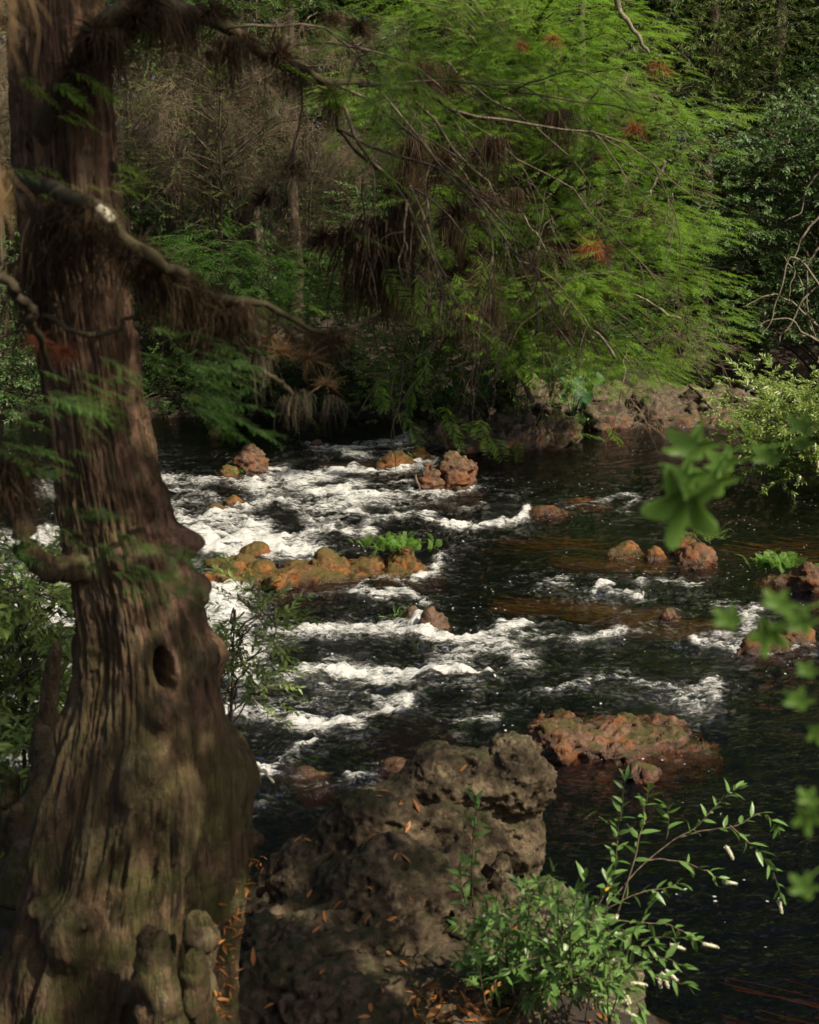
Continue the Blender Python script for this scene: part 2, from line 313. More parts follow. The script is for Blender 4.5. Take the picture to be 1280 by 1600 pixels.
# rows evenly spread in viewing angle: about the same detail near and far
ys = 4.0 / np.tan(dep)
U, Yg = np.meshgrid(us, ys); X = (U * (Yg + 3)).ravel(); Yg = Yg.ravel()
den = (Yg * math.cos(PITCH) + CAMZ * math.sin(PITCH)); ppx = 640 + FPX * X / den
ppy = 800 - FPX * ((-CAMZ) * math.cos(PITCH) + Yg * math.sin(PITCH)) / den
# place of every stroke is measured across the river surface; widths foreshorten like the foam itself
D = np.zeros(len(X)); DW = np.zeros(len(X))
wq = np.stack([X * 1.1, Yg * 1.1, X * 0 + 8], 1); wax = fbm(wq, 4, .6) * 26 * 12 / (Yg + 2); way = fbm(wq + 40, 4, .6) * 12 * 12 / (Yg + 2)
for pts, hw, st in STK:
    c = curve(pts, 8 * len(pts))[:, :2] if False else np.array([q[:2] for q in curve([(a, b, 0) for a, b in pts], 6 * len(pts))])
    x0, x1, y0, y1 = c[:,0].min() - 90, c[:,0].max() + 90, c[:,1].min() - 60, c[:,1].max() + 60
    k = np.where((ppx > x0) & (ppx < x1) & (ppy > y0) & (ppy < y1))[0]
    if not len(k): continue
    a, bb = c[:-1], c[1:]; d2 = np.full(len(k), 1e9)
    q = np.stack([ppx[k] + wax[k], ppy[k] + way[k]], 1)
    for s0, s1 in zip(a, bb):
        dv = s1 - s0; t = np.clip(((q - s0) @ dv) / (dv @ dv + 1e-9), 0, 1)
        e = q - s0 - t[:, None] * dv; e = e * (.62, 1.0)
        d2 = np.minimum(d2, (e ** 2).sum(1))
    g = st * np.exp(-d2 / (2 * (hw * 1.05) ** 2)); D[k] = np.maximum(D[k], g) + .25 * np.minimum(D[k], g)
    g2 = min(st, 1) * np.exp(-d2 / (2 * (hw * 1.2 + 14) ** 2)); DW[k] = np.maximum(DW[k], g2)
wp = np.stack([X * .8, Yg, X * 0], 1)
swell = fbm(wp * .9 + 5, 3); rid = fbm(wp * np.array([1.3, 2.2, 1]) + 9, 4, .55, True); chop = fbm(wp * np.array([4.5, 7.5, 1]) + 31, 4, .6)
rip = fbm(wp * np.array([9, 16, 1]) + 51, 3, .6)
calm = .45 + .55 * sstep(29, 22, Yg)
Z = calm * (.022 * swell + .012 * chop + .006 * rip) + DW * (.040 * swell + .034 * (rid - .6) + .030 * chop + .020 * rip) + .022 * np.clip(D, 0, 1.1) * (1 + 1.2 * chop)
# smooth humps of dark water running over sunken rock
for hx, hy, hw_, hh in [(600,1150,95,.10),(700,1095,60,.05),(460,1185,70,.08),(560,1018,80,.05),(680,975,35,.10),(830,1055,70,.04),(520,935,80,.04),(960,1100,70,.04),(1105,1105,30,.06),(480,870,10,.0),(760,800,40,.04)]:
    c0 = W(hx, hy); rr = hw_ * c0.y / FPX
    Z += hh * np.exp(-(((X - c0.x) / rr) ** 2 + ((Yg - c0.y) / (rr * 1.1)) ** 2))
crest = np.clip(.45 + 9 * (Z - .01) + .35 * rip, 0, 1.3)
foam = np.clip(D * (.42 + .46 * crest), 0, 1.05)
V = np.stack([X, Yg, Z], 1)
F = gridF(NU, NY)
# close the body of water: skirt and bottom, so that it can absorb light
bx = np.array([[-40, 3.5], [40, 3.5], [80, 62], [-80, 62]])
n0 = len(V); edge = np.concatenate([np.arange(NU), np.arange(1, NY) * NU + NU - 1, (NY - 1) * NU + np.arange(NU - 2, -1, -1), np.arange(NY - 2, 0, -1) * NU])
ev = V[edge].copy(); ev[:, 2] = 0; outer = ev.copy(); 
outer[:, 0] *= 2.2; outer[:, 1] = np.where(outer[:, 1] > 45, 70, np.where(outer[:, 1] < 4.4, 4.3, outer[:, 1])); low = outer.copy(); low[:, 2] = -1.6
V = np.vstack([V, outer, low]); ne = len(edge); k = np.arange(ne); k1 = (k + 1) % ne
F2 = np.stack([edge[k1], edge[k], n0 + k, n0 + k1], 1)[:, ::1]; F3 = np.stack([n0 + k1, n0 + k, n0 + ne + k, n0 + ne + k1], 1)
V = np.vstack([V, [[0, 20, -1.6]]]); cI = len(V) - 1; T4 = np.stack([n0 + ne + k1, n0 + ne + k, np.full(ne, cI)], 1)
m, nt, out = mat_new('river_water')
pos = nd(nt, 'ShaderNodeNewGeometry').outputs['Position']
fa = nd(nt, 'ShaderNodeAttribute', attribute_name='foam').outputs['Fac']; tu = nd(nt, 'ShaderNodeAttribute', attribute_name='turb').outputs['Fac']
mp = nd(nt, 'ShaderNodeMapping', {'Vector': pos, 'Scale': (.42, 1.0, 1.0), 'Rotation': (0, 0, R(6))}).outputs[0]
na = noise(nt, mp, 4.5, 9, .66, .9); nb = noise(nt, mp, 15, 8, .7, .7); nc = noise(nt, mp, 48, 5, .65, .3)
rg = math_(nt, 'ABSOLUTE', math_(nt, 'SUBTRACT', na, .5)); rg = math_(nt, 'SUBTRACT', .26, math_(nt, 'MULTIPLY', rg, 2.6))   # filaments
rb = math_(nt, 'ABSOLUTE', math_(nt, 'SUBTRACT', nb, .5)); rb = math_(nt, 'SUBTRACT', .16, math_(nt, 'MULTIPLY', rb, 1.8))
fsum = math_(nt, 'ADD', math_(nt, 'ADD', fa, math_(nt, 'MULTIPLY', rg, 1.15)), math_(nt, 'MULTIPLY', rb, 1.25))
fsum = math_(nt, 'ADD', fsum, math_(nt, 'MULTIPLY', math_(nt, 'SUBTRACT', nc, .5), .9))
fm = nd(nt, 'ShaderNodeMapRange', {0: fsum, 1: .53, 2: 1.26, 3: 0.0, 4: 1.0}); fm.interpolation_type = 'SMOOTHSTEP'
gate = nd(nt, 'ShaderNodeMapRange', {0: fa, 1: .03, 2: .22, 3: 0.0, 4: 1.0}).outputs[0]
fm = math_(nt, 'MULTIPLY', fm.outputs[0], gate)
# thin torn froth over rough water; its paleness also stands in for sparkle
fz = noise(nt, nd(nt, 'ShaderNodeMapping', {'Vector': pos, 'Scale': (14, 30, 1), 'Rotation': (0, 0, R(10))}).outputs[0], 1.0, 6, .72, .8)
fz = nd(nt, 'ShaderNodeMapRange', {0: math_(nt, 'ADD', fz, math_(nt, 'MULTIPLY', math_(nt, 'SUBTRACT', na, .5), .5)), 1: .56, 2: .74, 3: 0.0, 4: .75}).outputs[0]
fz = math_(nt, 'MULTIPLY', fz, nd(nt, 'ShaderNodeMapRange', {0: tu, 1: .04, 2: .5, 3: .04, 4: .36}).outputs[0])
fm = math_(nt, 'MAXIMUM', fm, fz)
# small drifting flecks of froth
vo = nd(nt, 'ShaderNodeTexVoronoi', {'Vector': nd(nt, 'ShaderNodeMapping', {'Vector': pos, 'Scale': (13, 13, .01)}).outputs[0], 'Scale': 1.0})
sp = math_(nt, 'MULTIPLY', math_(nt, 'LESS_THAN', vo.outputs['Distance'], .14), math_(nt, 'GREATER_THAN', nd(nt, 'ShaderNodeSeparateColor', {0: vo.outputs['Color']}).outputs[0], .72))
sp = math_(nt, 'MULTIPLY', sp, math_(nt, 'GREATER_THAN', noise(nt, pos, .55, 3), .53))
fm = math_(nt, 'MAXIMUM', fm, math_(nt, 'MULTIPLY', sp, .7), clamp=True)
r1 = noise(nt, nd(nt, 'ShaderNodeMapping', {'Vector': pos, 'Scale': (3.2, 6.5, 1)}).outputs[0], 1.0, 7, .62, .5)
r2 = noise(nt, nd(nt, 'ShaderNodeMapping', {'Vector': pos, 'Scale': (18, 34, 1)}).outputs[0], 1.0, 5, .6, .4)
hh = math_(nt, 'ADD', math_(nt, 'MULTIPLY', r1, 1.0), math_(nt, 'MULTIPLY', r2, .30))
bs = math_(nt, 'ADD', .40, math_(nt, 'MULTIPLY', tu, .7), clamp=True)
bp = nd(nt, 'ShaderNodeBump', {'Height': hh, 'Strength': bs, 'Distance': .11})
gl = nd(nt, 'ShaderNodeBsdfGlossy', {'Color': (1, 1, 1, 1), 'Roughness': .07, 'Normal': bp.outputs[0]})
tr = nd(nt, 'ShaderNodeBsdfTransparent', {'Color': (.9, .85, .75, 1)})
fr = nd(nt, 'ShaderNodeFresnel', {'IOR': 1.33, 'Normal': bp.outputs[0]})
wmix = nd(nt, 'ShaderNodeMixShader', {0: fr.outputs[0], 1: tr.outputs[0], 2: gl.outputs[0]})
fb = nd(nt, 'ShaderNodeBump', {'Height': math_(nt, 'ADD', math_(nt, 'ADD', na, math_(nt, 'MULTIPLY', nb, .6)), math_(nt, 'MULTIPLY', nc, .3)), 'Strength': 1.0, 'Distance': .09})
fo = nd(nt, 'ShaderNodeBsdfPrincipled', {'Base Color': (.74, .74, .71, 1), 'Roughness': .45, 'Normal': fb.outputs[0]})
fin = nd(nt, 'ShaderNodeMixShader', {0: fm, 1: wmix.outputs[0], 2: fo.outputs[0]})
nt.links.new(fin.outputs[0], out.inputs[0])
va = nd(nt, 'ShaderNodeVolumeAbsorption', {'Color': (.62, .30, .05, 1), 'Density': 9.0}); nt.links.new(va.outputs[0], out.inputs['Volume'])
me = new_mesh('river', V, [np.vstack([F, F2, F3]), T4], [m])
for nm, arr in (('foam', foam), ('turb', DW)):
    at = me.attributes.new(nm, 'FLOAT', 'POINT'); a = np.zeros(len(V), np.float32); a[:len(arr)] = arr; at.data.foreach_set('value', a)
o = link('river', me); tag(o, kind='structure')

# ------------------------------------------------------------------ rocks
def lobe(x0, x1, yt, yb, depth=None, zc=-.06, z0=0.0):
    f = W((x0 + x1) / 2, yb, z0); wd = (x1 - x0) * f.y / FPX
    d = depth if depth else min(wd * .45, .6)
    top = P((x0 + x1) / 2, yt, f.y + d * .8).z
    c = W((x0 + x1) / 2, yb, z0); 
    return (Vector((c.x * (f.y + d) / f.y, f.y + d, zc + z0)), (wd / 2, d, max(top - zc - z0, .12)))
def rock(name, label, lobes, mat, vox=.03, amp=.12, freq=2.2, pit=.06, pf=6.0, seed=0, cat='rock', group=None, fine=.012, brk=5):
    bm = bmesh.new(); rb_ = np.random.RandomState(seed + 500)
    if brk and len(lobes[0]) != 2: pass
    for L in lobes:
        c, s = L if len(L) == 2 else lobe(*L)
        for k_ in range(brk if s[2] * 1.2 > 0 else 0):
            a_ = rb_.uniform(0, 6.28); f_ = rb_.uniform(.35, .95); g_ = rb_.uniform(.35, .75); hgt_ = rb_.uniform(.3, .9)
            c2 = Vector((c[0] + math.cos(a_) * s[0] * (1 - g_) * 1.05, c[1] + math.sin(a_) * s[1] * (1 - g_), c[2] + (hgt_ - .9) * s[2] * .9 + s[2] * .1))
            bmesh.ops.create_cube(bm, size=1.35, matrix=Matrix.Translation(c2) @ Euler((rb_.uniform(-.3, .3), rb_.uniform(-.3, .3), rb_.uniform(0, 3))).to_matrix().to_4x4() @ Matrix.Diagonal((s[0] * g_ * 1.3, s[1] * g_ * 1.3, s[2] * .75, 1)))
        bmesh.ops.create_icosphere(bm, subdivisions=4, radius=1.0, matrix=Matrix.Translation(c) @ Matrix.Diagonal((s[0] * (.96 if brk else 1), s[1] * .95, s[2] * (.92 if brk else 1), 1)))
    me = bpy.data.meshes.new('tmp'); bm.to_mesh(me); bm.free(); o = link('tmp', me)
    md = o.modifiers.new('r', 'REMESH'); md.mode = 'VOXEL'; md.voxel_size = vox
    dg = bpy.context.evaluated_depsgraph_get(); m2 = bpy.data.meshes.new_from_object(o.evaluated_get(dg)); bpy.data.objects.remove(o)
    n = len(m2.vertices); co = np.empty(n * 3); nr = np.empty(n * 3)
    def rd(): m2.vertices.foreach_get('co', co); m2.vertex_normals.foreach_get('vector', nr); return co.reshape(-1, 3).copy(), nr.reshape(-1, 3).copy()
    a, b = rd(); off = seed * 7.31
    sc = min(1.0, float(np.ptp(a[:, 0])) / 1.2 + .25)
    a = a + b * (amp * sc * fbm(a * (freq * .8, freq * .8, freq * 1.7) / sc + off, 4, .5))[:, None]
    m2.vertices.foreach_set('co', a.ravel().astype(np.float32)); m2.update(); a, b = rd()
    wv = np.stack([fbm(a * 6 / sc + off + 9 * q_, 2) for q_ in range(3)], 1) * .35
    w1 = worley(a * pf / sc + off + wv); w2 = worley(a * pf * 2.6 / sc + off + wv * 2); ms_ = sstep(-.15, .35, fbm(a * freq * 1.1 / sc + off + 60, 2))
    rd_ = np.abs(fbm(a * (freq * 1.6, freq * 1.6, freq * 3.2) / sc + off, 4, .55))
    d = amp * .55 * sc * (.35 - rd_) * -1 * .6 - pit * sc * (1 - sstep(.08, .42, w1)) * ms_ - pit * .38 * sc * (1 - sstep(.1, .4, w2)) + fine * 1.2 * fbm(a * 16, 4, .6)
    a = a + b * d[:, None]
    m2.vertices.foreach_set('co', a.ravel().astype(np.float32)); 
    lo = Vector((float(a[:, 0].mean()), float(a[:, 1].mean()), float(a[:, 2].min())))
    a -= np.array(lo); m2.vertices.foreach_set('co', a.ravel().astype(np.float32))
    m2.polygons.foreach_set('use_smooth', np.ones(len(m2.polygons), bool)); m2.update()
    m2.materials.clear(); m2.materials.append(mat); m2.name = name
    o = link(name, m2, None, lo); tag(o, label, cat, group); return o
rk = [
 ('river_rock','pointed pinkish brown rock with mossy sides standing highest in the left rapids',[(364,424,690,742),(395,424,708,738)],'rust',dict(amp=.1)),
 ('river_rock','low mossy lobe of rock at the foot of the pointed pinkish rock',[(341,378,724,748)],'orange',{}),
 ('river_rock','small brown rock alone in dark calm water left of the rapids',[(326,350,668,681)],'rust',dict(vox=.02)),
 ('river_rock','small dark red rock at the upper edge of the white water',[(478,510,682,699)],'rust',dict(vox=.02)),
 ('river_rock','low slanting mossy rock lying in foam of the left rapids',[(318,360,782,803),(350,382,770,790)],'orange',dict(amp=.06)),
 ('river_rock','round moss capped rock just above the orange mossy ledge',[(374,430,843,872)],'orange',dict(amp=.05)),
 ('mossy_ledge','long low ledge of orange moss stretching right from the big trunk',[(322,680,882,914,.38),(322,410,876,916),(375,450,872,905),(430,490,868,894),(340,420,866,896)],'orange',dict(amp=.08,cat='ledge')),
 ('river_rock','dark rust boulder at the middle of the orange mossy ledge',[(470,545,854,906)],'orange',dict(amp=.12)),
 ('river_rock','short orange saddle of rock between two rust boulders in midstream',[(530,612,866,900)],'orange',dict(amp=.1)),
 ('river_rock','bright orange boulder below the feathery ferns in midstream',[(592,675,854,903)],'orange',dict(amp=.14)),
 ('river_rock','low tan mossy rock between white water and the rust boulder',[(592,650,702,734),(635,682,694,722)],'orange',dict(amp=.09)),
 ('river_rock','large rust boulder split by a dark cleft, a stick leaning on it',[(648,690,716,768),(680,748,702,765)],'rust',dict(amp=.16)),
 ('bank_rock','dark pitted ledge at the far bank with caves under its rim',[(632,908,668,706,.8),(632,700,655,694),(660,760,648,702),(720,800,652,706),(690,750,645,690)],'ledge',dict(amp=.25,pit=.14,pf=3.2,vox=.05)),
 ('bank_rock','tall knobbly ledge rock below the elephant ear leaves',[(745,850,640,700),(830,908,646,700),(760,850,628,680),(820,890,622,684)],'ledge',dict(amp=.25,pit=.14,pf=3.0,vox=.05)),
 ('bank_rock','reddish brown shelf of bank rock under the bright cypress tips',[(885,1190,645,669,.8),(890,990,622,670),(960,1070,614,668),(930,1030,602,655),(900,960,640,674)],'ledge',dict(amp=.22,pit=.12,pf=3.0,vox=.05)),
 ('bank_rock','brown bank rock at the right end of the shelf beside the pale bush',[(1045,1130,604,662),(1110,1190,604,655),(1080,1160,600,640)],'ledge',dict(amp=.2,pit=.1,pf=3.0,vox=.05)),
 ('bank_rock','dark low rock in the shaded inlet behind the pale bush',[(1110,1200,592,612)],'wetrock',dict(vox=.05)),
 ('river_rock','flat wet red rock slab that water slides over right of the white curl',[(812,900,784,806),(870,962,776,792)],'rust',dict(amp=.04,zc=0)),
 ('river_rock','pair of small rust domes poking from dark water beside green weed',[(962,1002,838,868),(1000,1042,850,876),(938,1010,858,874)],'orange',dict(amp=.05)),
 ('river_rock','purple brown two lobed rock with a leafy plant on its back',[(1044,1100,824,868),(1052,1128,848,884)],'rust',dict(amp=.08)),
 ('river_rock','brown rock cut by the right edge beside the feathery fern',[(1228,1300,866,922),(1180,1250,895,918)],'rust',dict(amp=.12)),
 ('river_rock','low rust rock with water pouring over it behind the blurred leaves',[(1148,1230,972,1020),(1215,1275,975,1012)],'rust',dict(amp=.1)),
 ('river_rock','tiny orange rock wetted by ripples right of midstream',[(1028,1062,946,970)],'rust',dict(vox=.015,amp=.04)),
 ('river_rock','dark dripping rock with mossy shoulder and a sprig in midstream',[(628,665,943,972),(645,705,948,994)],'wetrock',dict(amp=.08)),
 ('river_rock','broad flat rust rock with dark hollows behind the grey boulder',[(800,1085,1146,1194,.5),(800,940,1128,1192),(915,1022,1102,1170),(985,1085,1132,1176),(870,1010,1138,1192),(830,920,1118,1160)],'rust',dict(amp=.13,pit=.10,pf=4.5,vox=.02)),
 ('river_rock','brown shelf just under the water in front of the broad rust rock',[(850,1040,1182,1215)],'rust',dict(amp=.05,vox=.03)),
 ('river_rock','wet dark brown rock awash between the big trunk and grey boulder',[(400,560,1165,1240),(540,700,1150,1235)],'wetrock',dict(amp=.12,vox=.03)),
 ('river_rock','sunken dark rock with water curling over it below the white rapids',[(470,760,1118,1160)],'wetrock',dict(amp=.05,vox=.04)),
]
for i, (nm, lb, lobes, mt, kw) in enumerate(rk):
    kw = dict(kw); zc = kw.pop('zc', None)
    kw.setdefault('vox', .025)
    L = []
    for l in lobes:
        c, s = lobe(*l)
        if zc is not None or 'sunken' in lb or 'under the water' in lb or 'awash' in lb:
            top = c.z + s[2]; dz = {'sunken': -.10, 'under': -.07, 'awash': .02}
            tgt = -.08 if 'sunken' in lb else -.05 if 'under the water' in lb else .05 if 'awash' in lb else .06
            c = Vector((c.x, c.y, tgt - s[2]))
        else:
            c = Vector(c); h_ = s[2] + .12; c.z -= .12; wf = 1 / math.sqrt(max(.35, 1 - (.18 / h_) ** 2)); s = (s[0] * wf * 1.05, s[1] * wf, h_)
        L.append((c, s))
    rock(nm, lb, L, M[mt], seed=i + 1, brk=0 if 'awash' in lb or 'sunken' in lb or 'under the' in lb else 5, **kw)
rock('bank_rock', 'rocky brown rise behind the reddish shelf at the far bank', [(Vector((3.6, 28.6, .1)), (1.5, .8, .75)), (Vector((5.2, 28.8, .1)), (1.3, .8, .65)), (Vector((2.2, 28.4, .1)), (1.0, .7, .7))], M['ledge'], vox=.05, amp=.22, pit=.12, pf=3, seed=61, brk=3)
# the near boulders: centre, radii
rock('limestone_boulder', 'huge pitted grey brown boulder at the bottom beside the big trunk',
     [(Vector((-.48, 6.35, .12)), (.58, .62, .64)), (Vector((-.05, 6.7, .32)), (.62, .55, .62)), (Vector((.30, 6.2, .02)), (.50, .55, .62)), (Vector((-.45, 6.95, .12)), (.60, .5, .60)), (Vector((.10, 7.05, .40)), (.50, .4, .60)), (Vector((-.12, 7.05, .52)), (.48, .4, .52)), (Vector((-.45, 6.95, .30)), (.46, .45, .48)), (Vector((-.15, 5.75, .14)), (.80, .5, .60)), (Vector((-.35, 5.35, .02)), (.55, .4, .55)), (Vector((-.62, 6.0, .2)), (.4, .4, .5))],
     M['lime'], vox=.013, amp=.09, freq=2.4, pit=.10, pf=5.0, seed=3, cat='boulder', fine=.01, brk=1)
rock('limestone_boulder', 'knobbly grey boulder head rising behind the huge boulder against dark water',
     [(P(690, 1218, 7.25), (.22, .24, .19)), (P(745, 1225, 7.25), (.20, .24, .21)), (P(800, 1215, 7.3), (.22, .26, .25)), (P(795, 1320, 7.3), (.20, .24, .34)), (P(720, 1300, 7.2), (.26, .22, .25)), (P(640, 1235, 7.2), (.14, .16, .10))],
     M['lime'], vox=.011, amp=.05, freq=4, pit=.05, pf=9.0, seed=9, cat='boulder', fine=.012, brk=0)
rock('mossy_boulder', 'pale green lichened slope of rock behind the flowering shrub',
     [(P(830, 1460, 6.9), (.36, .40, .30)), (P(880, 1560, 6.6), (.42, .4, .3))], M['limegreen'], vox=.014, amp=.07, freq=3, pit=.02, seed=5, cat='boulder')

# ------------------------------------------------------------------ foliage templates (never linked on their own)
def tmpl(name, mb_list):             # mb_list: [(MB, material)] -> unlinked mesh object
    V = []; FQ = []; FT = []; mi = []; n = 0; mq = []; mt_ = []
    for j, (mb, mat) in enumerate(mb_list):
        if mb.Q: q = np.vstack(mb.Q) + n; FQ.append(q); mq += [j] * len(q)
        if mb.T: t = np.vstack(mb.T) + n; FT.append(t); mt_ += [j] * len(t)
        V.append(np.vstack(mb.V)); n += mb.n
    F = ([np.vstack(FQ)] if FQ else []) + ([np.vstack(FT)] if FT else [])
    me = new_mesh(name, np.vstack(V), F, [x[1] for x in mb_list], True)
    me.polygons.foreach_set('material_index', np.array(mq + mt_, np.int32)); me.update()
    return bpy.data.objects.new(name, me)
def leaf_at(mb, p, d, up, L, Wd, fold=.12, bend=.15):      # a folded lance leaf, 8 triangles
    d = d / (np.linalg.norm(d) + 1e-9); s = np.cross(d, up); s /= np.linalg.norm(s) + 1e-9; u = np.cross(s, d)
    ts = [0, .3, .65, 1.0]; ws = [.12, 1.0, .75, 0.02]
    V = []
    for t, w_ in zip(ts, ws):
        c = p + d * L * t - u * bend * L * t * t
        V += [c - s * Wd * .5 * w_ + u * fold * Wd * w_, c, c + s * Wd * .5 * w_ + u * fold * Wd * w_]
    Q = []
    for k in range(3):
        a = k * 3; Q += [[a, a + 1, a + 4, a + 3], [a + 1, a + 2, a + 5, a + 4]]
    mb.add(np.array(V), Q)
def diamond(mb, p, d, up, L, Wd):                          # a small leaf, 2 triangles each side of the fold
    d = d / (np.linalg.norm(d) + 1e-9); s = np.cross(d, up); s /= np.linalg.norm(s) + 1e-9; u = np.cross(s, d)
    mb.add([p, p + d * L * .45 - s * Wd * .5 + u * Wd * .12, p + d * L - u * L * .12, p + d * L * .45 + s * Wd * .5 + u * Wd * .12], [], [[0, 2, 1], [0, 3, 2]])
def cyp_fan(seed, length=.5, mat='cyp'):
    rg = np.random.RandomState(seed); lv, tw = MB(), MB()
    n = 14; ax_ = np.array([(t * length, .03 * math.sin(t * 3 + seed), -.10 * length * t * t * 2) for t in np.linspace(0, 1, n)])
    tw.tube(ax_, np.linspace(.0035, .001, n), 3, False)
    for k in range(2, n * 2):
        t = k / (n * 2); p = np.array([np.interp(t * length, ax_[:, 0], ax_[:, j]) for j in range(3)])
        sd = 1 if k % 2 else -1; bl = (.17 - .09 * abs(t - .35) * 1.6) * rg.uniform(.65, 1.15) * length / .5
        ang = R(rg.uniform(38, 68)) * sd; d = np.array([math.cos(ang), math.sin(ang), rg.uniform(-.35, .18)])
        m_ = int(bl / .0085); q = p.copy()
        for i in range(m_):
            f = i / m_; q = q + d / np.linalg.norm(d) * .0085; d = d + np.array([.012, 0, -.022])
            ll = .0165 * (1 - .75 * abs(f - .45) * 1.5)
            dn = d / np.linalg.norm(d); s = np.cross(dn, (0, 0, 1)); 
            for g in (-1, 1):
                a = s * g + dn * .55; a /= np.linalg.norm(a); e = dn * .0028
                lv.add([q - e, q + e, q + a * ll + np.array([0, 0, rg.uniform(-.004, .002)])], [], [[0, 1, 2]])
    return tmpl('cypress_fan', [(lv, M[mat]), (tw, M['twig'])])
def broad_twig(seed, n=14, L=.075, Wd=.026, length=.34, mat='for1', spread=1.0, tw_mat='twig', full=False):
    rg = np.random.RandomState(seed); lv, tw = MB(), MB()
    pts = np.array([(t * length, .04 * math.sin(t * 4 + seed) * t, .05 * t - .12 * length * t * t) for t in np.linspace(0, 1, 6)]); tw.tube(pts, np.linspace(.004, .0015, 6), 3, False)
    for k in range(n):
        t = (k + 1.2) / n; p = np.array([np.interp(min(t, 1) * length, pts[:, 0], pts[:, j]) for j in range(3)])
        a = k * 2.399 + rg.uniform(-.3, .3); e = spread * (1 - .55 * t)
        d = np.array([.55 + .5 * t, math.cos(a) * e, math.sin(a) * e * .8 + .1]); d += rg.normal(size=3) * .12
        (leaf_at if full else (lambda *q: diamond(*q[:6])))(lv, p, d, np.array([0.1, .15, 1.0]) + rg.normal(size=3) * .25, L * rg.uniform(.7, 1.15), Wd * rg.uniform(.8, 1.15))
    return tmpl('leafy_twig', [(lv, M[mat]), (tw, M[tw_mat])])
def beard(seed, n=70, L=.55, spread=.10, mat='moss', wd=.0035):
    rg = np.random.RandomState(seed); mb = MB()
    for k in range(n):
        p = np.array([rg.normal() * spread, rg.normal() * spread, rg.uniform(-.05, .03)]); l = L * rg.uniform(.25, 1) ** 1.2
        ph = rg.uniform(0, 6.28, 3); V = []; s = 5
        a = rg.uniform(0, 6.28); sv = np.array([math.cos(a), math.sin(a), 0]) * wd * rg.uniform(.6, 1.3)
        dv = np.array([p[0], p[1], 0]) * rg.uniform(0, 1.2)
        for i in range(s + 1):
            f = i / s; c = p + dv * f + np.array([.03 * math.sin(5 * f + ph[0]) * (f + .2), .03 * math.sin(4 * f + ph[1]) * (f + .2), -l * f])
            w_ = 1 - .75 * f; V += [c - sv * w_, c + sv * w_]
        mb.add(V, [[2 * i, 2 * i + 1, 2 * i + 3, 2 * i + 2] for i in range(s)])
    return mb
def ballmoss(seed, n=130, L=.13, mat='moss', wd=.0022, droop=.6):
    rg = np.random.RandomState(seed); mb = MB()
    for k in range(n):
        d = rg.normal(size=3); d[2] = abs(d[2]) * .9 - .35; d /= np.linalg.norm(d); l = L * rg.uniform(.5, 1.25); s = 4
        sv = np.cross(d, rg.normal(size=3)); sv /= np.linalg.norm(sv); sv *= wd; V = []; c = d * L * .05; e = d.copy()
        for i in range(s + 1):
            w_ = 1 - .85 * i / s; V += [c - sv * w_, c + sv * w_]; e = e + np.array([0, 0, -droop * .35]) + rg.normal(size=3) * .12; e /= np.linalg.norm(e); c = c + e * l / s
        mb.add(V, [[2 * i, 2 * i + 1, 2 * i + 3, 2 * i + 2] for i in range(s)])
    return mb
def bare_twigs(seed, L=.9, n=9, mat='dry', droop=.5, r=.005):
    rg = np.random.RandomState(seed); mb = MB()
    def go(p, d, l, r, dep):
        s = 6; pts = [p]; e = d.copy()
        for i in range(s):
            e = e + rg.normal(size=3) * .26 + np.array([0, 0, -droop * .22]); e /= np.linalg.norm(e); pts.append(pts[-1] + e * l / s)
        mb.tube(pts, np.linspace(r, r * .4, s + 1), 3, False)
        if dep:
            for q in range(4):
                i = rg.randint(1, s); go(pts[i], e + rg.normal(size=3) * .7, l * rg.uniform(.4, .7), r * .6, dep - 1)
    for k in range(n):
        d = rg.normal(size=3); d[0] = abs(d[0]) + .4; go(np.zeros(3), d / np.linalg.norm(d), L * rg.uniform(.5, 1), r, 1 if k % 3 else 2)
    return mb
def frond(seed, L=.3, n=15, mat='fern', pin=.09):
    rg = np.random.RandomState(seed); mb = MB(); t = np.linspace(0, 1, 9)
    pts = np.stack([t * L, .02 * np.sin(t * 3 + seed), .32 * L * np.sin(t * 2.6)], 1); mb.tube(pts, np.linspace(.003, .001, 9), 3, False)
    for k in range(2, n):
        f = k / n; p = np.array([np.interp(f, t, pts[:, j]) for j in range(3)]); l = pin * math.sin(min(1, 1.15 - f * .95) * 1.57) * (L / .3)
        for g in (-1, 1):
            d = np.array([.55, g, rg.uniform(-.1, .25)]); d /= np.linalg.norm(d)
            for j in range(5):
                q = p + d * l * (j + .5) / 5
                for h in (-1, 1): diamond(mb, q, d + np.array([.5, -g * .2, 0]) * 1 + np.cross(d, (0, 0, 1)) * h * .9, np.array([0, 0, 1.0]), l * .30 * (1.1 - j * .12), l * .12)
    return tmpl('fern_frond', [(mb, M[mat])])
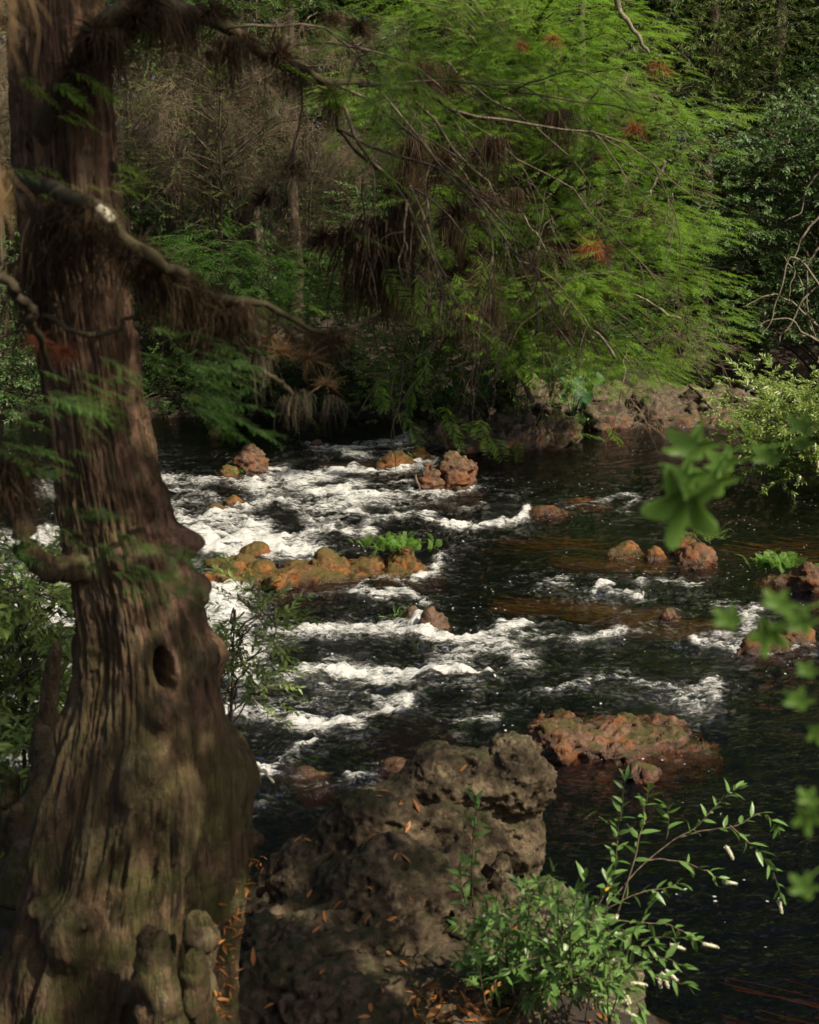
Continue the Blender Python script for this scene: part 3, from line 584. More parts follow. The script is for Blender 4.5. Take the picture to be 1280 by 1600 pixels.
def gnode_scatter(o, temps):
    ng = bpy.data.node_groups.new('scatter', 'GeometryNodeTree')
    ng.interface.new_socket('Geometry', in_out='INPUT', socket_type='NodeSocketGeometry'); ng.interface.new_socket('Geometry', in_out='OUTPUT', socket_type='NodeSocketGeometry')
    gi = ng.nodes.new('NodeGroupInput'); go = ng.nodes.new('NodeGroupOutput')
    ji = ng.nodes.new('GeometryNodeGeometryToInstance')
    for t in reversed(temps):
        oi = ng.nodes.new('GeometryNodeObjectInfo'); oi.inputs['Object'].default_value = t; oi.inputs['As Instance'].default_value = False
        ng.links.new(oi.outputs['Geometry'], ji.inputs[0])
    iop = ng.nodes.new('GeometryNodeInstanceOnPoints'); iop.inputs['Pick Instance'].default_value = True
    def na(n, t):
        a = ng.nodes.new('GeometryNodeInputNamedAttribute'); a.data_type = t; a.inputs[0].default_value = n; return a.outputs[0]
    ng.links.new(gi.outputs[0], iop.inputs['Points']); ng.links.new(ji.outputs[0], iop.inputs['Instance'])
    e = ng.nodes.new('FunctionNodeEulerToRotation'); ng.links.new(na('rot', 'FLOAT_VECTOR'), e.inputs[0]); ng.links.new(e.outputs[0], iop.inputs['Rotation'])
    ng.links.new(na('scl', 'FLOAT'), iop.inputs['Scale']); ng.links.new(na('pick', 'INT'), iop.inputs['Instance Index'])
    ng.links.new(iop.outputs[0], go.inputs[0])
    md = o.modifiers.new('scatter', 'NODES'); md.node_group = ng
def frames(d, up=None, jit=.25, rg=None):                 # x axis along d, z axis near up -> euler
    d = np.asarray(d, float); d = d / (np.linalg.norm(d, axis=1)[:, None] + 1e-9); n = len(d)
    up = np.tile([0, 0, 1.0], (n, 1)) if up is None else np.asarray(up, float)
    if rg is not None: up = up + rg.normal(size=(n, 3)) * jit
    y = np.cross(up, d); y /= np.linalg.norm(y, axis=1)[:, None] + 1e-9; z = np.cross(d, y)
    m20 = d[:, 2]; m21 = y[:, 2]; m22 = z[:, 2]
    return np.stack([np.arctan2(m21, m22), np.arcsin(np.clip(-m20, -1, 1)), np.arctan2(d[:, 1], d[:, 0])], 1)
def scatter(name, pts, dirs, scl, temps, parent=None, rg=None, jit=.3, kind='stuff', pick=None, up=None):
    rg = rg or np.random.RandomState(1); pts = np.asarray(pts, float); n = len(pts)
    org = np.array(parent.location) if parent is not None else np.zeros(3)
    me = bpy.data.meshes.new(name); me.vertices.add(n); me.vertices.foreach_set('co', (pts - org).astype(np.float32).ravel())
    for nm, ty, key, arr in (('rot', 'FLOAT_VECTOR', 'vector', frames(dirs, up, jit, rg)), ('scl', 'FLOAT', 'value', np.broadcast_to(scl, (n,))), ('pick', 'INT', 'value', rg.randint(0, len(temps), n) if pick is None else pick)):
        at = me.attributes.new(nm, ty, 'POINT'); at.data.foreach_set(key, np.ascontiguousarray(arr, dtype=np.int32 if ty == 'INT' else np.float32).ravel())
    o = link(name, me, parent); tag(o, kind=kind); gnode_scatter(o, temps); return o
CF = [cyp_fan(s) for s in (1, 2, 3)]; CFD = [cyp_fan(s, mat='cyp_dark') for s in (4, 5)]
BT1 = [broad_twig(s, 16, .085, .034, .36, 'for1') for s in (1, 2)]; BT2 = [broad_twig(s, 16, .09, .040, .34, 'for2', 1.3) for s in (3, 4)]; BT3 = [broad_twig(s, 22, .07, .016, .42, 'for3') for s in (5, 6)]
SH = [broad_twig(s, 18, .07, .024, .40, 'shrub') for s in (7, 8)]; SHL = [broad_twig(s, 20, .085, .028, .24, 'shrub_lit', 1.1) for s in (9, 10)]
BW = [tmpl('bare_twigs', [(bare_twigs(s), M['dry'])]) for s in (1, 2, 3)]; BD = [tmpl('grey_beard', [(beard(s, 60, .8, .12, wd=.005), M['mossgrey'])]) for s in (1, 2)]
FR = [frond(s) for s in (1, 2, 3)]

# ------------------------------------------------------------------ far wood (one mass nobody could count)
rg = np.random.RandomState(11)
def mass(n, x, y, z, scl, temps, zf=1.0):
    p = np.stack([rg.uniform(*x, n), rg.uniform(*y, n), z[0] + (z[1] - z[0]) * rg.uniform(0, 1, n) ** zf], 1)
    dn = fbm(p * .35, 3); p = p[dn > -.25]; d = rg.normal(size=p.shape) * (1, 1, .5) - (0, .8, .3)
    return p, d, rg.uniform(*scl, len(p)), rg.randint(0, len(temps), len(p))
T_ALL = BT1 + BT2 + BT3
ms = [mass(15000, (-26, 26), (39, 50), (.5, 17), (2.2, 4.0), T_ALL), mass(6000, (-36, 36), (50, 62), (.5, 26), (4.5, 8), T_ALL), mass(4000, (-6, 32), (46, 60), (6, 24), (4, 7), T_ALL), mass(3000, (-45, 45), (60, 75), (8, 36), (6, 10), T_ALL), mass(3500, (-60, 60), (72, 95), (4, 48), (11, 16), T_ALL), mass(5000, (-30, 30), (42, 56), (8, 22), (3, 5), T_ALL),
      mass(4500, (-34, -13), (6, 40), (.3, 16), (3, 6), T_ALL), mass(3000, (16, 36), (4, 26), (.3, 9), (3, 5), T_ALL)]
o = scatter('far_wood', *[np.concatenate([m_[i] for m_ in ms]) for i in range(3)], T_ALL, rg=rg, pick=np.concatenate([m_[3] for m_ in ms])); 

# ------------------------------------------------------------------ trees
def tree(name, label, cat, base, lean, h, r, clusters, temps, scl, mat='bark_far', seed=0, group=None, per=22, crad=.6, droop=.25, bare=None, limbs=True, flat=.45, jit=.3, twigmat=None, trunkpts=None):
    """clusters: array of crown cluster centres (world)."""
    rg = np.random.RandomState(seed + 100); root = thing(name, label, cat, base, group); b = np.array(base)
    tp = curve([(0, 0, -.2), (lean[0] * .3, lean[1] * .3, h * .35), (lean[0] * .65, lean[1] * .6, h * .7), (lean[0], lean[1], h)] if trunkpts is None else [np.array(q) - b for q in trunkpts], 28, r * .6, seed)
    mb = MB(); mb.tube(tp, np.interp(np.linspace(0, 1, 28), [0, .06, .2, 1], [r * 1.7, r * 1.2, r, r * .35]), 12, True, .12)
    link('trunk', mb.mesh('trunk', M[mat]), root)
    clusters = np.asarray(clusters, float)
    if limbs and len(clusters):
        mb = MB()
        for c in clusters:
            q = c - b; zi = np.clip(q[2] - rg.uniform(.2, .35) * np.linalg.norm(q[:2]) - .2, tp[3][2], tp[-1][2]); s = tp[np.argmin(abs(tp[:, 2] - zi))]
            mid = (s + q) / 2 + np.array([0, 0, .12 * np.linalg.norm(q - s)]) + rg.normal(size=3) * .08
            L = np.linalg.norm(q - s); mb.tube(curve([s, mid, q], 10, .05, rg.randint(99)), np.linspace(min(r * .35, .012 + .012 * L), .006, 10), 5)
        tag(link('branchwork', mb.mesh('branchwork', twigmat or M['twig']), root), kind='stuff')
    if len(clusters):
        pts = np.repeat(clusters, per, 0) + np.clip(rg.normal(size=(len(clusters) * per, 3)), -1.7, 1.7) * np.array([crad, crad, crad * flat]); ctr = np.repeat(clusters, per, 0)
        out = (pts - ctr) / crad + (ctr - (b + np.array([tp[-1][0] * .6, tp[-1][1] * .6, 0]))) * (1, 1, 0) / (1 + np.linalg.norm((ctr - b)[:, :2], axis=1))[:, None] * .9
        d = out + rg.normal(size=pts.shape) * .35; d[:, 2] = d[:, 2] * .5 - droop
        scatter('crown', pts, d, rg.uniform(.7, 1.2, len(pts)) * scl, temps, root, rg, jit)
    if bare is not None:
        c, temps2, sc2 = bare; c = np.asarray(c, float); d = rg.normal(size=c.shape); d[:, 2] *= .3
        scatter('bare_twigs', c, d, rg.uniform(.7, 1.3, len(c)) * sc2, temps2, root, rg, .15)
    return root
def blob(seed, n, cen, rad, shell=.5):
    rg = np.random.RandomState(seed); d = rg.normal(size=(n, 3)); d /= np.linalg.norm(d, axis=1)[:, None]
    return np.array(cen) + d * (shell + (1 - shell) * rg.rand(n, 1)) * np.array(rad)
def G(px, Y): 
    p = P(px, 600, Y); p.z = float(ground_z(np.array([p.x]), np.array([p.y]))[0]); return p
def pxblob(seed, n, x0, x1, y0, y1, Y, dY):   # clusters in a block of space about distance Y
    rg = np.random.RandomState(seed); return np.array([P(rg.uniform(x0, x1), rg.uniform(y0, y1), Y + rg.uniform(-dY, dY)) for _ in range(n)])
# bright cypress leaning over the river: crown clusters by region
rg = np.random.RandomState(5)
poly = [(560,-60),(1010,-80),(1000,60),(1035,150),(1045,260),(1062,360),(1080,440),(1075,530),(1050,585),(980,600),(930,590),(820,560),(740,540),(700,420),(640,300),(560,180)]
def inpoly(x, y):
    c = False; j = len(poly) - 1
    for i in range(len(poly)):
        if (poly[i][1] > y) != (poly[j][1] > y) and x < (poly[j][0] - poly[i][0]) * (y - poly[i][1]) / (poly[j][1] - poly[i][1]) + poly[i][0]: c = not c
        j = i
    return c
cl = []
while len(cl) < 230:
    x, y = rg.uniform(540, 1160), rg.uniform(-80, 610)
    if inpoly(x, y): cl.append(P(x, y, 24.6 - 2.4 * (x - 560) / 600 + rg.uniform(-1.6, 1.3)))
for _ in range(75):
    x, y = rg.uniform(540, 860), rg.uniform(60, 560)
    if inpoly(x, y): cl.append(P(x, y, 23.6 + rg.uniform(-1.2, 1.0)))
for _ in range(40): cl.append(Vector((rg.uniform(-3, 3), rg.uniform(23, 28), rg.uniform(7.8, 12.5))))
cl = [c_ for c_ in cl if perlin(np.array([[c_.x * .75, c_.y * .3, c_.z * .95]]))[0] > -.22]
for k_ in range(12):                      # long shoots standing out at the sunlit edge
    q_ = P(rg.uniform(1035, 1090), rg.uniform(120, 560), 22.4); cl.append(q_)
cl = [c_ for c_ in cl if not (c_.z < 2.9 and c_.x < 1.9)]
cb = G(815, 27.6)
tree('bald_cypress', 'big bright green feathery cypress drooping over the far bank ledge', 'tree', cb, (-.4, -.6), 13, .24, np.array(cl), CF, .66, 'bark_far', 3, per=46, crad=.47, droop=.12, flat=.22, jit=.18)
rg = np.random.RandomState(6)
bt_ = bpy.data.objects['bald_cypress'];  cc = np.array([c_ for c_ in cl if c_.z < 9]); cc = cc[rg.choice(len(cc), 80)] + rg.normal(size=(80, 3)) * (.3, .3, .25)
o = scatter('bare_twigs', cc, rg.normal(size=cc.shape) * (1, 1, .4), rg.uniform(.7, 1.3, 80), BW, bt_, rg, .2)
# dead twigs and russet air plants inside it
def airplant(me_list, mats, name, label, p, s, group, i, rot=None):
    o = link(name, me_list[i % len(me_list)], None, p); o.scale = (s,) * 3; o.rotation_euler = rot or (0, 0, i * 1.7); tag(o, label, 'air plant', group); return o
BALL = [ballmoss(s, 340, .13, wd=.0036).mesh('ball_moss', M['moss']) for s in (1, 2, 3)]; BALLR = [ballmoss(s, 240, .12, wd=.0014, droop=.9).mesh('ball_moss', M['redair']) for s in (4, 5)]
BEA = [beard(s, 280, .55, .075, wd=.0045).mesh('hanging_moss', M['moss']) for s in (1, 2, 3)]; BEG = [beard(s, 60, .5, .07, wd=.003).mesh('hanging_moss', M['mossgrey']) for s in (4, 5)]
for i, (x, y, s) in enumerate([(815,70,2.2),(865,62,2.6),(1030,105,3.0),(990,200,3.2),(925,385,4.2),(870,400,2.8),(850,440,2.4),(1010,330,2.4),(960,460,2.2),(755,430,2.6),(930,250,1.8),(880,520,2.0)]):
    airplant(BALLR if i < 4 or i == 4 else BALL, None, 'air_plant', ['orange air plant tuft highest in the bright cypress', 'rust air plant beside the highest orange tuft', 'dark red air plant near the top right of the bright cypress', 'pinkish dry tuft high in the bright cypress crown', 'large drooping rust tuft at the middle of the bright cypress', 'small rust tuft left of the large drooping one', 'brown tuft under the smaller rust tuft in the bright cypress', 'brown tuft at the right of the bright cypress above its mid height', 'russet tuft low in the bright cypress towards the river', 'russet tuft at the shaded left edge of the bright cypress', 'small russet tuft in the upper middle of the bright cypress', 'lowest small russet tuft in the bright cypress'][i], P(x, y, 21.6), s * .8, 'air plants in the bright cypress', i)
for i in range(24):
    x = rg.uniform(600, 880); y = rg.uniform(170, 460) ; k_ = i % 2
    o = link(('hanging_moss', 'air_plant')[k_], (BEA, BALL)[k_][i % 3], None, P(x, y, rg.uniform(19.5, 23))); o.scale = (rg.uniform(.8, 1.5) * (1, 1.8)[k_],) * 3; o.rotation_euler = (0, 0, i)
    tag(o, ('brown moss beard hanging among the shaded left boughs of the bright cypress', 'brown air plant tuft among the shaded left boughs of the bright cypress')[k_], ('moss', 'air plant')[k_], ('moss beards in the shaded cypress boughs', 'air plants in the shaded cypress boughs')[k_])
# forest trees behind: trunk place, height, crown blocks
ft = [
 ('forest_tree', 'grey brown trunk standing straight among bare twigs left of centre', 285, 33, .17, 16, pxblob(1, 26, 180, 420, -300, 60, 33, 2), BT1, 1.6, None),
 ('forest_tree', 'pale slender trunk in the twiggy wood right of the straight grey brown trunk', 395, 36, .13, 15, pxblob(2, 22, 330, 560, -300, 90, 36, 2), BT3, 1.7, None),
 ('forest_tree', 'dark trunk half hidden behind drooping bare twigs at the centre', 465, 34.5, .15, 16, pxblob(3, 22, 420, 650, -300, 60, 35, 2), BT1, 1.6, None),
 ('forest_tree', 'forest tree seen left of the big foreground trunk', 5, 33, .16, 14, pxblob(4, 26, -260, 60, -200, 420, 34, 2), BT3, 1.6, None),
 ('forest_tree', 'thin trunk close beside the straight grey brown trunk', 272, 33.6, .09, 12, pxblob(5, 10, 200, 330, -250, 20, 33.6, 1.5), BT3, 1.5, None),
 ('forest_tree', 'olive crowned tree reaching over the top right of the wood', 1090, 38, .2, 18, pxblob(6, 60, 1010, 1290, -200, 190, 37.5, 2.5), BT3, 1.8, None),
 ('forest_tree', 'dark green tree filling the right of the wood behind the cypress', 1180, 40, .2, 18, pxblob(7, 60, 1000, 1400, 100, 470, 39, 1.5), BT1, 1.8, None),
 ('forest_tree', 'dark tree behind the bright cypress crown', 760, 37, .2, 18, pxblob(8, 45, 560, 1040, -260, 300, 37, 2), BT1, 1.8, None),
 ('forest_tree', 'shaded tree low behind the bright cypress', 900, 34, .15, 10, pxblob(9, 36, 700, 1080, 260, 560, 33, 1.6), BT1, 1.5, None),
]
for i, (nm, lb, px, Y, r, h, cl_, tp_, sc_, _) in enumerate(ft):
    tree(nm, lb, 'tree', G(px, Y), (.3 - .2 * (i % 3), -.3), h, r, cl_, tp_, sc_, 'bark_far', 20 + i, per=18, crad=.8, droop=.25)
# twiggy dead understorey curtain, each a bush
tw = [('dry bush of drooping grey twigs right of the big trunk at mid height', 205, 31.5, 175, 290, 130, 300), ('tangle of bare pale twigs beside the straight grey brown trunk', 335, 32, 290, 420, 110, 300),
      ('bare brown tangle below the arching branch at the centre', 480, 31.5, 420, 600, 200, 380), ('high curtain of brown twigs under the arching branch', 400, 33, 230, 560, 20, 170), ('brown twiggy bush beneath the shaded cypress boughs', 650, 30.5, 560, 740, 330, 520),
      ('dry twigs seen left of the big trunk', 10, 31, -80, 40, 60, 240)]
for i, (lb, px, Y, x0, x1, y0, y1) in enumerate(tw):
    c = pxblob(40 + i, 62 if i != 4 else 22, x0, x1, y0, y1, Y, 1.2)
    tree('dry_bush', lb, 'bush', G(px, Y), (.2, 0), P(px, y0, Y).z - .6, .05, c[:8], BD, .8, 'bark_far', 60 + i, per=6, crad=.5, droop=1.0, bare=(c, BW, 1.0))
# understorey shrubs on the far bank
us_ = [('low dark thicket along the far waterline behind the big trunk', 'x', 250, 29.6, 120, 340, 560, 645, BT1, 1.2, 34), ('low green thicket along the far waterline under the twiggy wood', 'x', 420, 29.4, 330, 560, 560, 645, BT1, 1.1, 34), ('low thicket at the waterline seen left of the big trunk', 'x', -20, 29.4, -160, 70, 540, 650, BT2, 1.2, 34),
 ('dark green shrub mass on the bank under the twiggy wood', 'for1', 400, 30.2, 240, 560, 400, 600, BT1, 1.1, 46), ('mid green leafy saplings among the bare twigs left of centre', 'x', 350, 31, 190, 580, 60, 400, BT3, 1.0, 46), ('lighter green young tree with flat sprays below the pale trunk', 'x', 420, 29.6, 300, 500, 380, 500, CFD, 1.5, 24),
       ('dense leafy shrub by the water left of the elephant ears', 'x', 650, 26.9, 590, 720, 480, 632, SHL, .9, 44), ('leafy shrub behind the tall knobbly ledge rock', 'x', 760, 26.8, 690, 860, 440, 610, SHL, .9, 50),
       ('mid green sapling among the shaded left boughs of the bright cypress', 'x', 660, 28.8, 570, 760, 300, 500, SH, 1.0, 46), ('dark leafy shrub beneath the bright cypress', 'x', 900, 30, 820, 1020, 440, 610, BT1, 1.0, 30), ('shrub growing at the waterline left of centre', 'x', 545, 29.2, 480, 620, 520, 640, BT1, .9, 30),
       ('dark thicket at the water behind the big trunk', 'x', 230, 30.5, 120, 330, 420, 610, BT1, 1.1, 40), ('blue green thicket left of the big trunk', 'x', -20, 30, -140, 80, 380, 640, BT2, 1.1, 36)]
for i, (lb, _, px, Y, x0, x1, y0, y1, tp_, sc_, n) in enumerate(us_):
    c = pxblob(80 + i, n, x0, x1, y0, y1, Y - (.9 if tp_ is SHL else 0), .5 if tp_ is SHL else .9); c[:, 2] = np.maximum(c[:, 2], .35)
    tree('bank_shrub', lb, 'shrub', G(px, Y), (.1, 0), max(P(px, y0, Y).z - .5, 1), .05, c, tp_, sc_, 'bark_far', 90 + i, per=16, crad=.45, droop=.1)
# glossy shrub tree at the right, with pale bare limbs showing
c = pxblob(120, 105, 1125, 1420, 150, 540, 31.5, 1.3); c = c[[k for k in range(len(c))]]
tree('glossy_tree', 'dark glossy leaved tree with pale bending limbs at the right edge', 'tree', G(1290, 33.2), (-.6, -.4), 8.5, .14, c, BT2, 1.35, 'bark_far', 130, per=15, crad=.42, droop=.05, twigmat=M['mossgrey'])
gt = bpy.data.objects['glossy_tree']; rg = np.random.RandomState(71)
def pale_limb(par, pts, r, seed, label=None):
    mb = MB(); cvv = curve(pts, 20, .06, seed) - np.array(par.location); mb.tube(cvv, np.linspace(r, r * .4, 20), 6, True, .15); o = link('limb', mb.mesh('limb', M['palelimb']), par)
    if label: o['label'] = label
M['palelimb'] = bark_mat('pale_limb_bark', (.09, .075, .05), (.24, .20, .15), None, (20, 20, 20), .3, .01)
for i, l_ in enumerate([[(1300,470),(1240,400),(1215,470),(1190,530)],[(1290,520),(1235,470),(1200,460),(1160,480)],[(1300,560),(1262,500),(1250,440),(1225,400)],[(1290,330),(1255,370),(1240,420),(1235,470)],[(1310,440),(1268,455),(1225,520),(1210,545)],[(1300,250),(1262,290),(1252,330),(1225,345)],[(1290,540),(1255,520),(1228,498),(1180,510)],[(1310,380),(1270,400),(1262,470),(1275,530)]]):
    pale_limb(gt, [P(x_, y_, 30.1 + .15 * (i % 3)) for x_, y_ in l_], .030, i)
for i, l_ in enumerate([[(958,-20),(975,20),(1000,60),(1012,84)],[(905,170),(935,140),(960,110)],[(1000,400),(1030,370),(1045,330),(1052,300)],[(960,560),(930,520),(900,480),(868,455)],[(1040,250),(1020,290),(1005,330)],[(880,440),(935,425),(985,430)],[(1060,500),(1010,470),(975,455)],[(840,520),(838,440),(842,360),(850,300)],[(700,100),(760,150),(830,190),(930,215)],[(760,300),(820,340),(870,420)]]):
    pale_limb(bpy.data.objects['bald_cypress'], [P(x_, y_, 22.0 + .2 * (i % 3)) for x_, y_ in l_], .028 if i else .05, 20 + i)
# pale flowering bush over the water at right
c = np.array([P(x, y, Y) for x, y, Y in [(rgx[0], rgx[1], rgx[2]) for rgx in np.stack([np.random.RandomState(3).uniform(1165, 1400, 46), np.random.RandomState(4).uniform(610, 730, 46), np.random.RandomState(8).uniform(19.8, 21.6, 46)], 1)]])
c = np.array([q for q in c if True])
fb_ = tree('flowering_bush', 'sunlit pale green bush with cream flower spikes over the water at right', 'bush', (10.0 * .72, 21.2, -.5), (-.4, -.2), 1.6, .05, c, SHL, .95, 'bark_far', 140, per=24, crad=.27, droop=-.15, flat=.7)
def spike_mb(seed, L=.085, r=.015, n=110):
    rg = np.random.RandomState(seed); mb = MB(); pts = [(0, 0, -t * L) for t in np.linspace(0, 1, 6)]; mb.tube(pts, [r * .35, r * .6, r * .6, r * .6, r * .5, r * .15], 5)
    for k in range(n):
        t = rg.rand(); a = k * 2.4; d = np.array([math.cos(a), math.sin(a), rg.uniform(-.5, .3)]); q = np.array([0, 0, -t * L])
        diamond(mb, q, d, np.array([0, 0, 1.0]) + rg.normal(size=3) * .3, r * rg.uniform(.9, 1.3) * (1 - .4 * t), r * .5)
    return mb
SPK = [spike_mb(s).mesh('flower_spike', M['flower']) for s in (1, 2, 3)]
rg = np.random.RandomState(21)
for i in range(60):
    q = Vector(c[rg.randint(len(c))]) + Vector(rg.normal(size=3) * (.25, .1, .22)) - Vector((.1, .5, -.12))
    f = link('flower_spike', SPK[i % 3], fb_, q - fb_.location); f.rotation_euler = (rg.uniform(-1, 1), rg.uniform(-1, 1) + .5, 0); f.scale = (1.3,) * 3

# ------------------------------------------------------------------ unseen trees added just outside the picture to cast shade
def shade(lb, base, h, r, cen, rad, n, seed, temps=BT1, per=20, scl=2.0, crad=.9):
    return tree('unseen_shade_tree', lb, 'tree', base, (cen[0] - base[0], cen[1] - base[1]), h, r, blob(seed, n, cen, rad, .2), temps, scl, 'bark_far', seed, per=per, crad=crad)
shade('unseen shade tree added on the right bank beyond the right edge', (17, 33, .6), 18, .3, (16.5, 32, 13), (4.5, 4, 8), 45, 301)
shade('second unseen shade tree added further up the right bank', (22, 42, .6), 22, .3, (21, 41, 15), (6, 5, 9), 90, 302)
shade('third unseen shade tree added deep on the right bank', (14, 44, .8), 22, .3, (13, 43, 18), (5, 5, 7), 70, 303)
shade('unseen shade tree added behind the far bank shrubs, crown above the picture', (-4, 36, .8), 22, .3, (-4, 34, 17), (9, 4, 5), 90, 304)
shade('unseen leaning tree added on the near bank to shade the boulders', (5.6, .5, 1.5), 8.7, .25, (3.5, 2.8, 7.7), (2.1, 2.3, 1.3), 62, 305, scl=1.3, per=14, crad=.5)

# ------------------------------------------------------------------ the big cypress in front
TY = 5.2
rows = [(-900,60,70),(-300,40,140),(0,18,158),(200,20,180),(300,24,186),(400,38,196),(500,52,207),(600,70,220),(700,82,238),(800,95,268),(850,100,284),(900,112,302),(1000,122,330),(1100,116,346),(1150,102,362),(1200,88,384),(1300,64,384),(1400,44,362),(1500,16,345),(1600,-14,348),(1750,-60,380)]
zr = np.array([P(0, a, TY).z for a, _, _ in rows])[::-1]; xl = np.array([P(b, a, TY).x for a, b, _ in rows])[::-1]; xr = np.array([P(c_, a, TY).x for a, _, c_ in rows])[::-1]
zr[-1] = 12.0; xl[-1] = -1.75; xr[-1] = -1.55
NZ, NT = 760, 330
zz = np.concatenate([np.linspace(-.05, 5.2, NZ - 60), np.linspace(5.25, 12, 60)]); th = np.linspace(0, 2 * np.pi, NT, endpoint=False)
zw = zz; cx = (np.interp(zz, zr, xl) + np.interp(zz, zr, xr)) / 2; rr = (np.interp(zz, zr, xr) - np.interp(zz, zr, xl)) / 2 * .97 * np.interp(zz, [1.2, 2.2, 3.4], [1.0, .955, .93])
def smooth(a, k=25): 
    kk = np.ones(k) / k; return np.convolve(np.pad(a, k // 2, 'edge'), kk, 'valid')[:len(a)]
cx, rr = smooth(cx), smooth(rr)
ZZ, TH = np.meshgrid(zz, th, indexing='ij'); flare = sstep(2.6, .7, ZZ); RRb = rr[:, None] * np.ones(NT)
tw_ = TH + .12 * perlin(np.stack([ZZ.ravel() * .9, ZZ.ravel() * 0 + 2, ZZ.ravel() * 0], 1)).reshape(ZZ.shape)
fl = .045 * np.cos(5 * tw_ + .6) + .035 * np.cos(8 * tw_ + 2.0) + .02 * np.cos(13 * tw_ + 1)
q = np.stack([np.cos(TH).ravel() * 2.2, np.sin(TH).ravel() * 2.2, ZZ.ravel() * .9], 1)
n1 = fbm(q * .9 + 4, 4).reshape(ZZ.shape); q2 = np.stack([np.cos(TH).ravel() * 9, np.sin(TH).ravel() * 9, ZZ.ravel() * 2.2], 1); n2 = fbm(q2, 4, .6, True).reshape(ZZ.shape)
q3 = np.stack([np.cos(TH).ravel() * 26, np.sin(TH).ravel() * 26, ZZ.ravel() * 5], 1); n3 = fbm(q3, 3, .6).reshape(ZZ.shape)
Rr = RRb * (1 + fl * (.5 + 1.9 * flare) + .07 * n1 * (.6 + flare)) + .015 * n2 + .008 * n3
# patches where the bark has flaked away on the upper trunk
up_ = sstep(1.9, 2.6, ZZ); fk = fbm(np.stack([np.cos(TH).ravel() * 4, np.sin(TH).ravel() * 4, ZZ.ravel() * 2.4], 1) + 20, 4, .6).reshape(ZZ.shape)
Rr -= up_ * .012 * sstep(.0, .08, fk)
Xs = cx[:, None] + Rr * np.cos(TH); Ys = TY + Rr * np.sin(TH) * .92
V = np.stack([Xs.ravel(), Ys.ravel(), ZZ.ravel()], 1)
nrm = np.stack([np.cos(TH).ravel(), np.sin(TH).ravel(), np.zeros(TH.size)], 1)
kn = [ # photo x, y, radius px, push px, vertical stretch
 (298,846,26,34,.8),(322,856,15,16,.8),(326,915,16,22,1.3),(332,935,12,10,1),(336,1015,24,20,1.1),(262,1078,22,34,1.3),(290,1110,26,24,1.6),(248,1150,30,34,1.3),(232,1185,26,26,1.5),(392,1185,34,22,1.6),(372,1300,13,16,1),(310,1235,28,18,2),
 (107,1362,17,30,1),(178,1366,15,30,1),(140,1385,42,34,.8),(150,1410,30,22,1.2),(240,1472,20,34,1.2),(252,1530,36,30,2.2),(265,1290,30,-28,3),(205,1330,26,-34,4),(120,1130,20,16,2),(180,1000,20,-12,5),(215,860,36,14,.5),(130,870,34,14,.4),(90,1500,40,26,3),(170,1520,40,-20,2)]
for (kx, ky, kr, kp, ks) in kn:
    zc = P(kx, ky, TY).z; i = np.argmin(abs(zz - zc)); t = np.clip((P(kx, ky, TY).x - cx[i]) / rr[i], -.995, .995)
    a = -math.acos(t); s = TY / FPX; c_ = np.array([cx[i] + Rr[i, int((a % 6.283) / 6.2832 * NT) % NT] * math.cos(a), TY + rr[i] * math.sin(a) * .92, zc])
    dd = V - c_; d2 = (dd[:, 0] ** 2 + dd[:, 1] ** 2 + (dd[:, 2] / ks) ** 2) / (kr * s) ** 2
    kk = np.exp(-d2 ** (1.5 if kp > 0 else 1) * .75); dr = np.array([math.cos(a), math.sin(a), .12]); V += kk[:, None] * (dr * .75 + nrm * .35) * kp * s
# the hollow
hc = P(268, 1020, TY); i = np.argmin(abs(zz - hc.z)); t = (hc.x - cx[i]) / rr[i]; a = -math.acos(t)
hp = np.array([cx[i] + rr[i] * math.cos(a), TY + rr[i] * math.sin(a) * .92, hc.z]); dd = V - hp; tx = np.array([-math.sin(a), math.cos(a), 0])
du = dd @ tx; dz = dd[:, 2]; near = (np.abs(dd @ np.array([math.cos(a), math.sin(a), 0])) < .2)
e = (du / .036) ** 2 + ((dz + du * .6) / .082) ** 2; hol = sstep(1.35, .6, e) * near; rim = np.exp(-((np.sqrt(e) - 1.5) / .35) ** 2) * near
V += (-nrm * .20 * hol[:, None]) + nrm * .016 * rim[:, None]
k = np.arange(NT); k1 = (k + 1) % NT
Q = (np.arange(NZ - 1)[:, None, None] * NT + np.stack([k, k1, k1 + NT, k + NT], 1)[None]).reshape(-1, 4)
base = Vector((float(cx[0]), TY, .4)); big = thing('cypress_tree', 'big fluted cypress trunk with burls and a dark hollow at the left', 'tree', base)
tm = new_mesh('trunk', V - np.array(base), Q, [M['bark']]); link('trunk', tm, big)
fa_ = tm.attributes.new('flake', 'FLOAT', 'POINT'); fa_.data.foreach_set('value', (up_ * sstep(.0, .08, fk) * (.25 + .75 * sstep(-.2, .5, np.cos(TH)))).astype(np.float32).ravel())
def part_tube(name, parent, pts, rad, mat, sides=10, n=40, wob=.02, seed=0, rough=.25, label=None):
    c = curve(pts, n, wob, seed); mb = MB(); mb.tube(c - np.array(parent.location), np.interp(np.linspace(0, 1, n), np.linspace(0, 1, len(rad)), rad), sides, True, rough)
    o = link(name, mb.mesh(name, mat), parent)
    if label: o['label'] = label
    return c, o
def pc(lst): return [P(*q) for q in lst]
arch, _ = part_tube('limb', big, pc([(60,235,5.1),(100,150,5.0),(145,60,4.9),(190,18,5.0),(250,6,5.2),(310,22,5.4),(365,52,5.6),(425,92,5.8),(475,108,6.0),(520,130,6.3),(590,137,6.7),(660,150,7.1),(730,190,7.5)]), [.05,.048,.042,.034,.026,.022,.019,.015,.011,.006], M['limb'], wob=.03, seed=1, label='high limb arching out over the water')
